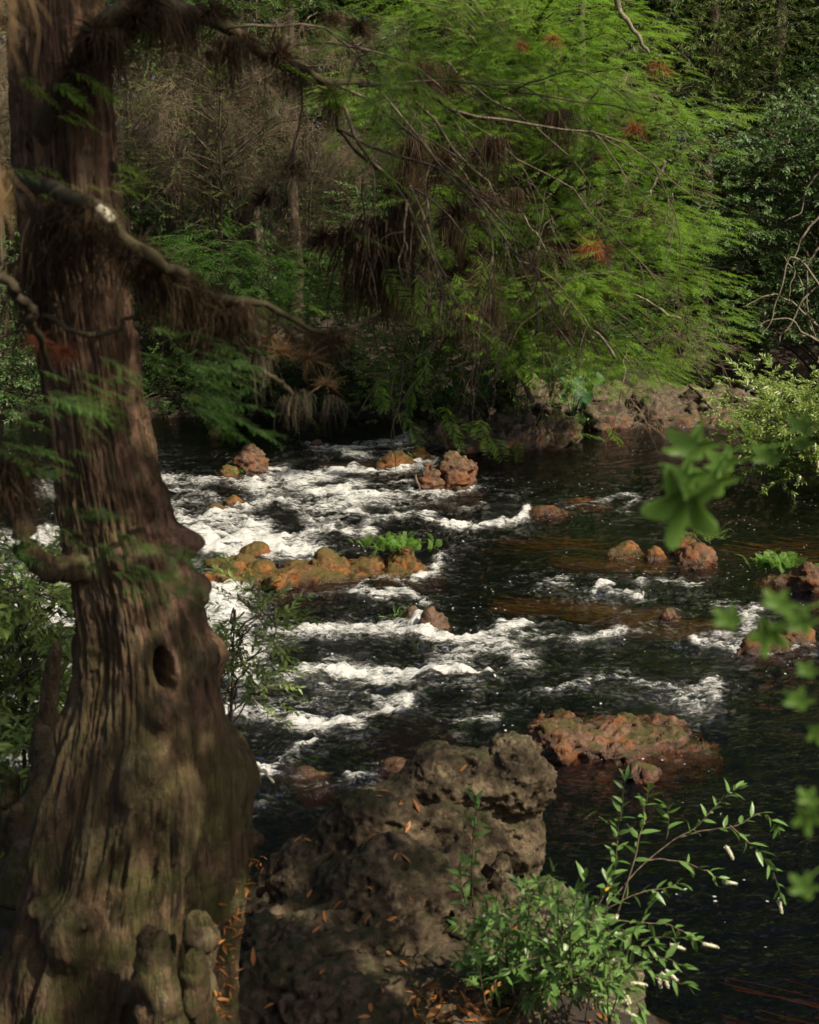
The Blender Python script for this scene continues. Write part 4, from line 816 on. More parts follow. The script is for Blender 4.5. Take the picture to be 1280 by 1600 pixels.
part_tube('limb', big, pc([(-20,740,4.9),(20,790,4.9),(38,845,4.9),(60,880,4.95),(100,892,5.0),(150,890,5.1)]), [.03,.035,.042,.045,.05,.06], M['bark'], seed=2, label='thick crooked limb low on the left')
lowb, _ = part_tube('limb', big, pc([(40,292,4.6),(90,300,4.3),(140,318,4.1),(190,360,4.1),(235,400,4.1),(285,432,4.2),(340,462,4.3),(390,470,4.4),(430,482,4.5),(500,520,4.7),(560,510,4.9),(592,490,5.0)]), [.03,.024,.02,.019,.017,.014,.012,.009,.007,.004], M['limb'], wob=.02, seed=3, label='mossy limb slanting down across the trunk')
part_tube('bare_wood_patch', big, pc([(152,324,4.07),(163,334,4.07),(174,345,4.07)]), [.013,.0205,.017], M['stub'], wob=0, n=8, rough=.1, label='pale barkless piece of the slanting limb')
part_tube('limb', big, pc([(-40,400,3.6),(0,436,3.6),(30,465,3.65),(50,492,3.7),(58,530,3.8),(90,580,4.0)]), [.014,.014,.013,.012,.010,.006], M['limb'], seed=4, label='lichened limb entering at the left edge')
part_tube('limb', big, pc([(60,490,4.3),(120,520,4.2),(165,517,4.2),(205,500,4.2),(228,488,4.2)]), [.009,.009,.008,.006,.004], M['limb'], seed=5)
part_tube('limb', big, pc([(372,470,4.35),(396,520,4.35),(398,575,4.4),(430,590,4.4),(450,612,4.4),(452,650,4.4)]), [.009,.010,.008,.008,.006,.003], M['limb'], seed=6)
part_tube('limb', big, pc([(430,505,4.6),(480,520,4.8),(540,512,5.0),(590,490,5.2)]), [.006,.006,.005,.003], M['limb'], seed=7)
# twigs of the arch limb hanging into the bright crown
mb = MB(); rg = np.random.RandomState(8); tips = []
def sub(p, d, L, r, dep, droop=.10):
    n = 9; pts = [np.array(p)]; e = np.array(d, float)
    for i in range(n):
        e = e + rg.normal(size=3) * .16 + (0, 0, -droop); e /= np.linalg.norm(e); pts.append(pts[-1] + e * L / n)
    mb.tube(pts, np.linspace(r, r * .35, n + 1), 5)
    tips.append((pts[-1], e)); tips.append((pts[5], e))
    if dep:
        for q_ in range(4): 
            i = rg.randint(2, n); s = rg.choice([-1, 1]); v = np.cross(e, (0, 0, 1)) * s * .9 + e * .7 + rg.normal(size=3) * .3; sub(pts[i], v / np.linalg.norm(v), L * rg.uniform(.4, .65), r * .55, dep - 1, droop)
for (a0, b0, Y0, dx, dz, L, r) in [(520,130,6.3,.55,-.75,1.1,.010),(530,200,6.4,.9,-.45,1.3,.008),(640,150,7.0,.8,-.5,1.5,.008),(590,137,6.7,.7,-.7,1.2,.007),(700,170,7.3,.9,-.35,1.5,.008),(730,190,7.5,1,-.2,1.5,.006),(470,108,6,.2,-.9,.7,.006),(350,45,5.5,.7,.3,.9,.006),(425,92,5.8,.8,.35,1.0,.007),(560,135,6.5,.9,.2,1.3,.007),(520,130,6.3,1,-.1,1.4,.007),(640,290,6.8,.5,-.85,1.0,.010),(640,290,6.8,.9,-.4,1.1,.006),(760,330,7.2,.4,-.8,1.0,.006),(700,240,7.2,.8,-.6,1.2,.006)]:
    sub(P(a0, b0, Y0), np.array([dx, .15, dz]), L, r, 2)
tag(link('branchwork', MB.mesh(mb, 'branchwork', M['twig']), big, (-big.location.x, -big.location.y, -big.location.z)), kind='stuff')
part_tube('limb', big, pc([(522,135,6.3),(530,195,6.4),(560,235,6.5),(600,270,6.6),(634,300,6.7),(630,330,6.7),(610,355,6.7),(575,380,6.8)]), [.010,.009,.008,.008,.009,.010,.012,.006], M['limb'], seed=8, label='thin crooked bough hanging from the arching limb')
pts = []; dr = []
for p_, e in tips:
    if p_[2] < 4.45 + (p_[0] < -.3) * 9 and rg.rand() > .10: continue
    for j in range(2): pts.append(p_ + rg.normal(size=3) * .07); dr.append(e * (1, 1, .4) + rg.normal(size=3) * (.5, .5, .15) + (.3, 0, .1))
pts, dr = np.array(pts), np.array(dr)
scatter('foliage', pts, dr, rg.uniform(.28, .48, len(pts)), CF, big, rg, .3)
hc_ = blob(77, 34, (1.0, 3.2, 8.1), (2.6, 2.4, 1.2), .2); hp_ = np.repeat(hc_, 12, 0) + rg.normal(size=(34 * 12, 3)) * (.35, .35, .15)  # unseen crown added above the picture, placed to shade the trunk
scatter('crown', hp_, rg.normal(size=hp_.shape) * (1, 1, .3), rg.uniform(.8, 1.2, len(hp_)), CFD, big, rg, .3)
mb = MB()
for c_ in hc_: mb.tube(curve([(-1.6, 5.1, 6.6 + rg.rand()), (c_ + (-1.6, 5.1, 7)) / 2 + (0, 0, .2), c_], 10, .04, rg.randint(99)), np.linspace(.03, .006, 10), 5)
tag(link('shade_crown_limbs', mb.mesh('shade_crown_limbs', M['twig']), big, -big.location), kind='stuff')
# sprays close to the camera
def sprays(lst, temps, n, spread, scl, Y, seed, name='foliage_spray'):
    rg = np.random.RandomState(seed); pts, dr = [], []
    for (x0, y0, x1, y1) in lst:
        for i in range(n):
            f = rg.rand(); p_ = P(x0 + (x1 - x0) * f, y0 + (y1 - y0) * f, Y + rg.normal() * .15); pts.append(np.array(p_) + rg.normal(size=3) * spread); dr.append(((x1 - x0) / 100 + rg.normal() * .5, rg.normal() * .5, -(y1 - y0) / 150 - .1 + rg.normal() * .12))
    o = scatter(name, pts, dr, rg.uniform(.6, 1.1, len(pts)) * scl, temps, big, rg, .3); o['label'] = 'soft green cypress sprays'
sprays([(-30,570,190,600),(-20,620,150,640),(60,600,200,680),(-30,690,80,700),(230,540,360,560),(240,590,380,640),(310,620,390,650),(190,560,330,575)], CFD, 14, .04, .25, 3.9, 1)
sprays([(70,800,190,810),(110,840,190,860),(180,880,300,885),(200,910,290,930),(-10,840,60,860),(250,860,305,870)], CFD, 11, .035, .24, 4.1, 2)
sprays([(60,285,200,290),(20,270,110,280),(130,300,190,320),(430,60,520,70),(60,120,120,150),(560,120,700,150),(600,160,760,200),(560,60,760,90),(620,30,800,60)], CF, 8, .05, .30, 4.6, 3)
FRG = [tmpl('moss_fringe', [(beard(s_, 46, .13, .035, wd=.0022), M['moss'])]) for s_ in (21, 22)]
for cv, n_ in ((arch[2:30], 150), (lowb[4:34], 80)):
    ct_ = rg.randint(0, len(cv), 9); ii = np.clip((ct_[rg.randint(0, 9, n_)] + rg.normal(size=n_) * .9).round().astype(int), 0, len(cv) - 1); scatter('moss_fringe' , cv[ii] + rg.normal(size=(n_, 3)) * .02 - (0, 0, .015), rg.normal(size=(n_, 3)) * (1, 1, .1), rg.uniform(.3, .75, n_), FRG, big, rg, .15)
# air plants and moss on the big tree: things of their own
ap = [ # x,y,Y,scale,kind,label
 (436,88,5.8,.95,'b','dark round air plant on the arching limb at its lowest bend'),(516,148,6.2,.8,'b','dark air plant where the arching limb turns pale'),(520,160,6.2,.55,'m','brown moss tuft hanging under the pale part of the arching limb'),
 (250,20,5.0,.9,'m','thick dark moss hanging from the top of the arch beside the trunk'),(210,30,4.9,.8,'b','dark clump at the shoulder of the arching limb'),(290,25,5.2,.8,'m','dark moss fringe right of the arch top'),(330,20,5.3,.8,'b','brown clump on the crown of the arch'),(150,55,4.85,.9,'b','dark clump on the rising part of the arch'),(232,4,5.0,.9,'b','dark clump on top of the arch beside the trunk'),(385,62,5.6,.6,'b','small dark clump past the crown of the arch'),(120,110,4.85,.8,'b','dark clump where the arch leaves the trunk'),
 (362,60,5.5,1.0,'m','narrow moss beard dangling below the arching limb'),(330,80,5.4,.35,'m','small moss wisp below the arching limb'),(170,50,4.85,.9,'m','shaggy moss on the rising part of the arch against the trunk'),(105,130,4.9,.9,'m','dark moss over the trunk where the arch springs'),
 (455,265,6.3,.75,'b','brown air plant on the far twig left of centre'),(412,312,6.2,.8,'b','brown air plant lower left of the far twig'),(640,120,7,1.7,'b','large dark clump where the arching limb meets the bright crown'),(660,100,7,1.1,'m','dark moss under the large clump at the bright crown'),(700,130,7.2,1.2,'b','second dark clump at the left of the bright crown'),
 (505,375,6.7,1.0,'b','brown clump at the left end of the hanging bough'),(540,365,6.7,.9,'b','dark clump in the middle of the hanging bough'),(615,300,6.7,.9,'b','dark clump on the elbow of the hanging bough'),(600,345,6.7,1.25,'m','long dark moss beard under the elbow of the hanging bough'),(575,365,6.7,1.3,'m','longest dark moss beard left of the elbow beard'),(625,320,6.7,.7,'m','short moss beard right of the elbow beard'),
 (715,335,7.2,1.4,'b','round dark nest like air plant right of the elbow'),(735,480,8.5,.9,'m','dark moss tuft low at the centre over the far bank'),(770,470,8.5,.8,'m','moss tuft beside the low dark tuft'),(690,250,7.2,1.0,'b','brown clump above the round nest like one'),(770,215,7.4,.9,'m','dark moss hanging in front of the bright crown'),(560,45,6.4,.8,'b','brown air plant near the top centre'),(520,30,6.2,.6,'b','small brown air plant at the top edge'),
 (120,340,4.35,.7,'b','dark spidery air plant on the slanting limb in front of the trunk'),(90,330,4.4,.9,'m','brown moss veil in front of the trunk'),(140,350,4.3,.9,'m','second brown moss veil hanging right of the first'),(60,400,4.4,1.0,'m','third brown moss veil at the trunk left side'),
 (215,395,4.15,.8,'b','dark clump on the slanting limb right of the trunk'),(245,420,4.2,.75,'b','dark clump below the middle of the slanting limb'),(225,420,4.2,.6,'m','moss below the slanting limb clump'),(270,440,4.2,.55,'m','moss fringe under the slanting limb'),
 (310,475,4.3,.9,'b','big brown clump near the end of the slanting limb'),(345,485,4.3,.9,'b','brown clump beside the big one'),(330,490,4.3,.6,'m','brown moss under the big clump'),(375,480,4.3,.5,'m','brown moss below the fork twig'),(295,465,4.3,.5,'m','brown moss left of the big clump'),
 (440,550,4.5,.7,'b','tan air plant over the dark far water'),(480,560,4.6,.8,'b','tan air plant second along the twig'),(510,600,4.6,.6,'b','spiky tan air plant lowest over the river'),(535,535,4.8,.7,'b','tan air plant at the twig end'),(420,530,4.5,.6,'b','tan tuft above the vertical twig'),
 (100,550,4.2,.6,'r','reddish air plant in front of the trunk'),(60,530,4.2,.55,'r','reddish air plant left of the trunk middle'),
 (10,760,3.9,1.0,'b','brown clump cut by the left edge above the crooked limb'),(20,720,3.9,.8,'m','moss under the left edge clump'),(60,470,4.3,.5,'m','moss under the lichened limb'),
 (470,610,4.5,.28,'g','grey moss strand hanging over the water'),(450,620,4.5,.24,'g','second grey moss strand over the water'),(520,620,4.6,.26,'g','grey moss strand under the spiky tan air plant'),(405,560,4.4,.32,'g','grey moss strand beside the vertical twig'),
 (8,-50,2.3,.33,'t','blurred straw coloured plume at the top left corner'),(-22,-30,2.3,.33,'t','second blurred straw coloured plume at the top left'),(-12,260,2.2,.22,'t','blurred straw coloured plume at the left edge'),(-8,290,2.2,.2,'t','lower blurred straw coloured plume at the left edge')]
TAN = [ballmoss(s, 120, .12, wd=.0022, droop=.25).mesh('air_plant', leaf_mat('tan_air_plant', (.10, .06, .025), (.22, .14, .06), .3, (.3, .18, .08)) if s == 7 else bpy.data.materials['tan_air_plant']) for s in (7, 8)]
STR = [beard(s, 70, .45, .05, wd=.004).mesh('hanging_moss', leaf_mat('straw_moss', (.20, .13, .06), (.30, .20, .10), .35, (.4, .26, .12)) if s == 11 else bpy.data.materials['straw_moss']) for s in (11, 12)]
kinds = {'b': ('air_plant', BALL, 'air plant'), 'm': ('hanging_moss', BEA, 'moss'), 'r': ('air_plant', BALLR, 'air plant'), 'g': ('hanging_moss', BEG, 'moss'), 't': ('hanging_moss', STR, 'moss')}
for i, (x, y, Y, s, kd, lb) in enumerate(ap):
    if kd == 'm': s *= .42 if y < 200 else .6
    elif kd == 'b': s *= .88
    nm, ms_, ct = kinds[kd]
    if 'long dark moss beard' in lb or 'longest' in lb: s *= 1.25
    if 'tan' in lb.split() and kd == 'b': ms_ = TAN
    o = link(nm, ms_[i % len(ms_)], None, P(x, y, Y)); o.scale = (s, s, s); o.rotation_euler = (0, 0, i * 1.3); tag(o, lb, ct, 'air plants and moss on the big cypress')
# knees
def knee(label, pts, rad, seed, mat='bark'):
    b = pts[0]; root = None; c = curve(pts, 36, .01, seed) - np.array(b); mb = MB(); mb.tube(c, np.interp(np.linspace(0, 1, 36), np.linspace(0, 1, len(rad)), rad), 22, True, .35)
    o = link('cypress_knee', mb.mesh('cypress_knee', M[mat]), None, b); tag(o, label, 'root knee', 'cypress knees around the big trunk')
knee('round topped knee in front of the trunk at the boulder side', pc([(325,1660,4.75),(322,1580,4.75),(312,1520,4.75),(315,1478,4.75),(314,1450,4.75),(314,1432,4.75)]), [.09,.06,.045,.05,.068,.055,.03], 1)
knee('lower stubby knee joined below the round topped knee', pc([(335,1680,4.65),(318,1600,4.65),(306,1560,4.65),(305,1510,4.65),(306,1496,4.65)]), [.08,.06,.055,.052,.03], 2)
knee('twin knee pressed against the trunk foot', pc([(262,1680,4.62),(258,1600,4.62),(245,1520,4.62),(238,1470,4.62),(238,1458,4.62)]), [.12,.10,.075,.052,.03], 3)
knee('thin broken spike of wood left behind the trunk', pc([(60,1260,6.6),(70,1160,6.6),(78,1080,6.6),(84,1030,6.6),(90,1002,6.6)]), [.09,.06,.05,.045,.03,.012], 4)
knee('dark leaning root post at the lower left', pc([(20,1420,6.0),(60,1300,6.2),(75,1200,6.4),(62,1120,6.6)]), [.14,.11,.08,.03], 5)
knee('small knee at the far left edge', pc([(8,1330,6.4),(14,1260,6.4),(18,1215,6.4)]), [.07,.05,.03], 6)
knee('low knee at the left edge beside the small one', pc([(40,1340,6.2),(30,1290,6.2),(26,1262,6.2)]), [.07,.05,.03], 7)

# ------------------------------------------------------------------ plants on the rocks
def fernclump(label, px, py, Y, n, scl, temps=FR, name='fern', cat='fern', spread=.05, up=.5, seed=0, dx=0):
    rg = np.random.RandomState(seed); b = P(px, py, Y); root = thing(name, label, cat, b); a = rg.uniform(0, 6.28, n)
    pts = np.array(b) + np.stack([rg.normal(size=n) * spread, rg.normal(size=n) * spread * .7, rg.uniform(-.02, .04, n)], 1)
    d = np.stack([np.cos(a) + dx, np.sin(a), rg.uniform(.1, 1.1, n) * up], 1)
    scatter('fronds', pts, d, rg.uniform(.6, 1.1, n) * scl, temps, root, rg, .25)
SHF = [broad_twig(s, 16, .05, .018, .26, 'fern') for s in (17, 18)]
def Yw(px, py): return W(px, py).y
fernclump('feathery fern mound on the bright orange boulder in midstream', 618, 858, Yw(618, 890), 120, .5, spread=.2, up=1.3, seed=1)
fernclump('leafy trailing plant on the two lobed purple brown rock', 1105, 842, Yw(1105, 868) , 34, .75, SHF, 'trailing_plant', 'plant', .12, .8, 2, .5)
fernclump('bright feathery fern left of the rock at the right edge', 1212, 890, Yw(1212, 905), 50, .75, spread=.10, up=1.2, seed=3)
fernclump('little green tuft at the right frame edge rock', 1275, 895, Yw(1275, 905), 12, .5, spread=.05, seed=4)
fernclump('small sprig standing beside the dripping midstream rock', 622, 968, Yw(622, 968), 7, .6, SHF, 'sprig', 'plant', .02, 1.8, 5)
fernclump('fern hanging at the right end of the tall knobbly ledge rock', 866, 672, Yw(866, 692), 30, 1.1, spread=.14, up=.6, seed=6)
fernclump('grassy green plant in the notch of the dark pitted ledge', 700, 690, Yw(700, 702), 24, .8, SHF, 'ledge_plant', 'plant', .14, 1.5, 7)
fernclump('pale green cushion at the foot of the pointed pinkish rock', 366, 741, Yw(366, 746), 12, .45, FR, 'cushion_plant', 'plant', .08, .5, 8)
fernclump('tiny yellow green plant on the tan mossy rock', 636, 715, Yw(636, 728), 10, .5, SHF, 'small_plant', 'plant', .06, .8, 9)
fernclump('tiny sprout on the face of the split rust boulder', 715, 733, Yw(715, 760), 6, .4, SHF, 'small_plant', 'plant', .03, .8, 10)
fernclump('yellow green sprig on the dark rust boulder of the mossy ledge', 515, 872, Yw(515, 895), 8, .5, SHF, 'small_plant', 'plant', .04, .5, 11)
fernclump('leafy sprig at the left end of the orange mossy ledge', 352, 895, Yw(352, 905), 16, .7, SHF, 'small_plant', 'plant', .12, .7, 12)
fernclump('broad leafed tuft at the right foot of the tall ledge rock', 905, 660, Yw(905, 672), 14, .9, BT2, 'small_plant', 'plant', .12, .9, 13)
fernclump('dull weed behind the grey boulder in the dark water', 950, 1290, Yw(950, 1300), 5, .4, SHF, 'small_plant', 'plant', .08, .9, 14)
fernclump('sprig beside the reddish shelf of bank rock', 1100, 655, Yw(1100, 662), 14, .8, SHF, 'small_plant', 'plant', .15, 1.0, 15)
# stick leaning on the split rust boulder, driftwood branch on the shelf
def stick(label, pts, rad, mat='twig', name='driftwood', cat='stick', seed=0):
    b = pts[0]; mb = MB(); mb.tube(curve(pts, 16, .02, seed) - np.array(b), np.interp(np.linspace(0, 1, 16), np.linspace(0, 1, len(rad)), rad), 7, True, .2)
    tag(link(name, mb.mesh(name, M[mat]), None, b), label, cat)
y0 = Yw(655, 768)
stick('thin pale stick propped on the left of the split rust boulder', pc([(649,742,y0),(653,756,y0 - .05),(658,772,y0 - .1)]), [.02, .02, .015], 'twig')
stick('pale curved branch lying on the reddish shelf', pc([(1076,602,26.2),(1092,612,26),(1100,624,25.9),(1112,638,25.8)]), [.03, .05, .04, .03], 'twig')
stick('pale bare branch poking up behind the leafy plant right of the trunk', pc([(372,930,8.2),(395,948,8.3),(412,965,8.3)]), [.012, .02, .015], 'stub', seed=2)
stick('broken pale branch end beside the big trunk', pc([(385,1085,8.2),(400,1100,8.2)]), [.012, .01], 'stub')
stick('short mossy stick at the trunk side over the foam', pc([(395,1190,7.2),(410,1205,7.3),(425,1222,7.3)]), [.01, .012, .008], 'stub')
stick('brown diagonal dead bough leaning over the far bank rocks', pc([(790,545,24),(815,590,24),(832,628,24)]), [.05, .06, .04], 'twig')
# elephant ears on the far bank
def heart_leaf():
    mb = MB(); rgm = [(0, 0, 0)]; th_ = np.linspace(-math.pi, math.pi, 17)[:-1]
    rad = [.38 + .62 * (max(0, math.cos(a / 1.0)) ** 1.5) + .18 * (abs(math.sin(a)) ** 2) - .25 * (max(0, -math.cos(a)) ** 8) for a in th_]
    V = [(0, 0, 0)] + [(r_ * math.cos(a) * .30, r_ * math.sin(a) * .26, .05 * abs(math.sin(a)) - .05 * max(0, math.cos(a)) ** 2) for a, r_ in zip(th_, rad)]
    mb.add(V, [], [[0, 1 + i, 1 + (i + 1) % 16] for i in range(16)]); return mb.mesh('leaf', M['taro'])
HL = heart_leaf(); rg = np.random.RandomState(31)
for i, (x, y, n, lb) in enumerate([(640,640,7,'elephant ear plant at the left end of the far bank by the water'),(700,632,9,'elephant ear plant above the dark pitted ledge'),(745,618,9,'elephant ear plant left of the tall knobbly ledge rock'),(860,600,8,'elephant ear plant behind the tall knobbly ledge rock'),(915,618,10,'elephant ear plant drooping between the two ledges'),(895,640,7,'lowest elephant ear plant between the two ledges'),(800,605,7,'elephant ear plant on top of the tall ledge rock')]):
    Y = 26.3 if x < 900 else 27.0; b = P(x, y - 2, Y); root = thing('elephant_ear', lb, 'plant', b, 'elephant ear plants on the far bank')
    for j in range(n):
        a = rg.uniform(0, 6.28); h = rg.uniform(.15, .55); q = Vector((math.cos(a) * .35 * rg.rand() ** .5, math.sin(a) * .3 - .15, h))
        mb = MB(); mb.tube([(0, 0, -.35), (q.x * .4, q.y * .4, h * .6), tuple(q)], [.012, .01, .007], 4); link('stalk', mb.mesh('stalk', M['taro']), root)
        l = link('leaf', HL, root, q); l.rotation_euler = (rg.uniform(-.3, .3), rg.uniform(.3, 1.0), rg.uniform(-2.8, -.3)); l.scale = (rg.uniform(.5, .85),) * 3

# ------------------------------------------------------------------ the flowering shrub in front
rg = np.random.RandomState(44); sroot = Vector((.62, 5.75, .25))
shrub = thing('flowering_shrub', 'green shrub with drooping white flower spikes at the bottom right', 'shrub', sroot)
def mkleaf(L, Wd, bend, mat):
    mb = MB(); leaf_at(mb, np.zeros(3), np.array([1., 0, 0]), np.array([0, 0, 1.]), L, Wd, .14, bend); return mb.mesh('leaf', M[mat])
LF = [mkleaf(.10, .030, .12, 'shrub'), mkleaf(.11, .034, .22, 'shrub'), mkleaf(.088, .028, .05, 'shrub'), mkleaf(.115, .036, .3, 'shrub')]; LY = mkleaf(.06, .018, .3, 'yellowleaf')
leaves = []   # pos, dir
stems = MB()
def leafy_stem(pts, r, nleaf, start=.25, tipup=.6, L=1.0):
    c = curve(pts, 22, .012, rg.randint(99)); stems.tube(c - np.array(sroot), np.linspace(r, r * .35, 22), 5)
    for k in range(nleaf):
        t = start + (1 - start) * (k + .5) / nleaf; i = min(20, int(t * 21)); p_ = c[i] + (c[i + 1] - c[i]) * (t * 21 - i); tg = c[i + 1] - c[i]; tg /= np.linalg.norm(tg) + 1e-9
        a = k * 2.399; s_ = np.cross(tg, (.2, .1, 1)); s_ /= np.linalg.norm(s_) + 1e-9; u_ = np.cross(s_, tg)
        d = tg * tipup + (s_ * math.cos(a) + u_ * math.sin(a)) * (1.0 - .4 * t) + rg.normal(size=3) * .12; leaves.append((p_, d, L * rg.uniform(.7, 1.12) * (1 - .3 * t)))
    tg = c[-1] - c[-2]
    for k in range(3): leaves.append((c[-1], tg / np.linalg.norm(tg) + rg.normal(size=3) * .3, .6 * L))
leafy_stem(pc([(738,1420,6.0),(740,1340,6.0),(742,1280,6.0),(742,1238,6.0)]), .005, 22, .1)
leafy_stem(pc([(735,1430,5.9),(722,1390,5.9),(720,1350,5.9)]), .004, 14, .1)
leafy_stem(pc([(905,1480,6.2),(955,1370,6.3),(968,1290,6.3),(978,1218,6.3)]), .005, 20, .25)
leafy_stem(pc([(960,1440,6.3),(992,1340,6.35),(1005,1280,6.4),(1012,1235,6.4)]), .005, 17, .3)
leafy_stem(pc([(1042,1310,6.5),(1044,1280,6.5),(1042,1258,6.5)]), .003, 8, .1)
leafy_stem(pc([(900,1480,6.1),(960,1400,6.3),(1010,1345,6.4),(1060,1310,6.5),(1095,1288,6.55),(1125,1252,6.6),(1150,1232,6.6)]), .004, 18, .55)
leafy_stem(pc([(1060,1310,6.5),(1110,1295,6.55),(1150,1290,6.55),(1190,1270,6.6),(1215,1290,6.6)]), .004, 13, .3)
leafy_stem(pc([(1140,1290,6.5),(1175,1320,6.5),(1200,1350,6.5),(1218,1395,6.5)]), .004, 16, .1)
leafy_stem(pc([(1000,1345,6.4),(1060,1345,6.45),(1100,1358,6.5),(1122,1372,6.5)]), .004, 9, .3)
leafy_stem(pc([(950,1440,6.1),(1010,1440,6.1),(1060,1450,6.15),(1090,1470,6.2)]), .004, 12, .2)
leafy_stem(pc([(930,1430,6.2),(985,1400,6.2),(1030,1390,6.25),(1060,1380,6.3)]), .004, 12, .2)
for k in range(95):
    x0 = rg.uniform(740, 960); y0 = rg.uniform(1500, 1600); x1 = np.clip(x0 + rg.normal() * 90, 715, 1075); lo_ = 1310 + max(0, 840 - x1) * .6 + max(0, x1 - 960) * .9; y1 = rg.uniform(lo_ + 40, 1590); Yk = rg.uniform(5.45, 6.1)
    leafy_stem(pc([(x0, y0, Yk), ((x0 + x1) / 2, (y0 + y1) / 2 - 25, Yk - .1), (x1, y1, Yk - .2)]), .004, rg.randint(8, 14), .15)
lm = stems.mesh('stems', M['twig']); tag(link('stems', lm, shrub), kind='stuff')
order = rg.permutation(len(leaves)); 
def put_leaf(i, me): 
    p_, d, s = leaves[i]; o = link('leaf', me, shrub, Vector(p_) - sroot); e = frames([d], None, .45, rg)[0]; o.rotation_euler = tuple(e); o.scale = (s,) * 3; return o
# the leaves nearest the camera one by one, the rest as one mass
order = sorted(range(len(leaves)), key=lambda i: leaves[i][0][1] - 2.0 * (leaves[i][0][2] > 1.05))
for n_, i in enumerate(order[:290]):
    o = put_leaf(i, LY if n_ % 37 == 5 else LF[n_ % 4])
    if n_ % 37 == 5: o['label'] = 'yellow leaf'
rest = order[290:]
def leaf_tmpl(me): return bpy.data.objects.new('leaf_shape', me)
scatter('leaves', [leaves[i][0] for i in rest], [leaves[i][1] for i in rest], [leaves[i][2] for i in rest], [leaf_tmpl(m_) for m_ in LF], shrub, rg, .45)
for i, (x, y, Y, rx, ry) in enumerate([(1135,1322,6.5,0,-.5),(1128,1377,6.5,0,-1.4),(1216,1405,6.5,0,-.3),(966,1432,6.0,.3,1.0),(945,1490,5.8,0,-.9),(908,1535,5.75,0,-.4),(1035,1520,5.9,0,-.4),(1030,1525,5.9,.3,-.2),(1047,1475,6.1,0,-1.2),(1098,1474,6.1,0,-1.3),(975,1548,5.7,.2,-.4),(968,1555,5.7,.2,-.7),(985,1562,5.7,0,1.4),(935,1565,5.7,0,-1.0),(978,1578,5.65,0,-.9),(985,1535,5.9,0,-1.4),(1040,1515,6.0,0,-.8)]):
    f = link('flower_spike', SPK[i % 3], shrub, P(x, y, Y) - sroot); f.rotation_euler = (rx, ry, 0); f.scale = (.95,) * 3
# plants behind the trunk
SHB = [broad_twig(s, 14, .10, .034, .34, 'shrub_lit') for s in (27, 28)]
def bushlet(label, px, pyb, Y, blocks, n, scl, seed, temps=SHB, name='waterside_plant'):
    b = P(px, pyb, Y); b.z = max(b.z, -.1); c = np.vstack([pxblob(seed + j, n, *bl, Y, .25) for j, bl in enumerate(blocks)])
    tree(name, label, 'plant', b, (.05, 0), max(c[:, 2].max() - b.z - .1, .3), .012, c, temps, scl, 'twig', seed, per=5, crad=.10, droop=.15, flat=.9)
bushlet('leafy plant between the trunk and foaming water right of the trunk', 360, 1180, 7.8, [(345, 425, 935, 1010), (350, 415, 1010, 1090)], 9, .65, 501)
bushlet('leafy green plant left of the trunk in front of the rapids', 40, 1240, 7.6, [(-40, 115, 880, 1000), (-40, 110, 1000, 1120)], 26, .9, 502)
bushlet('low leaves at the left edge behind the root post', 100, 1260, 7.0, [(80, 120, 1120, 1230), (-30, 60, 1180, 1260)], 10, .9, 503)
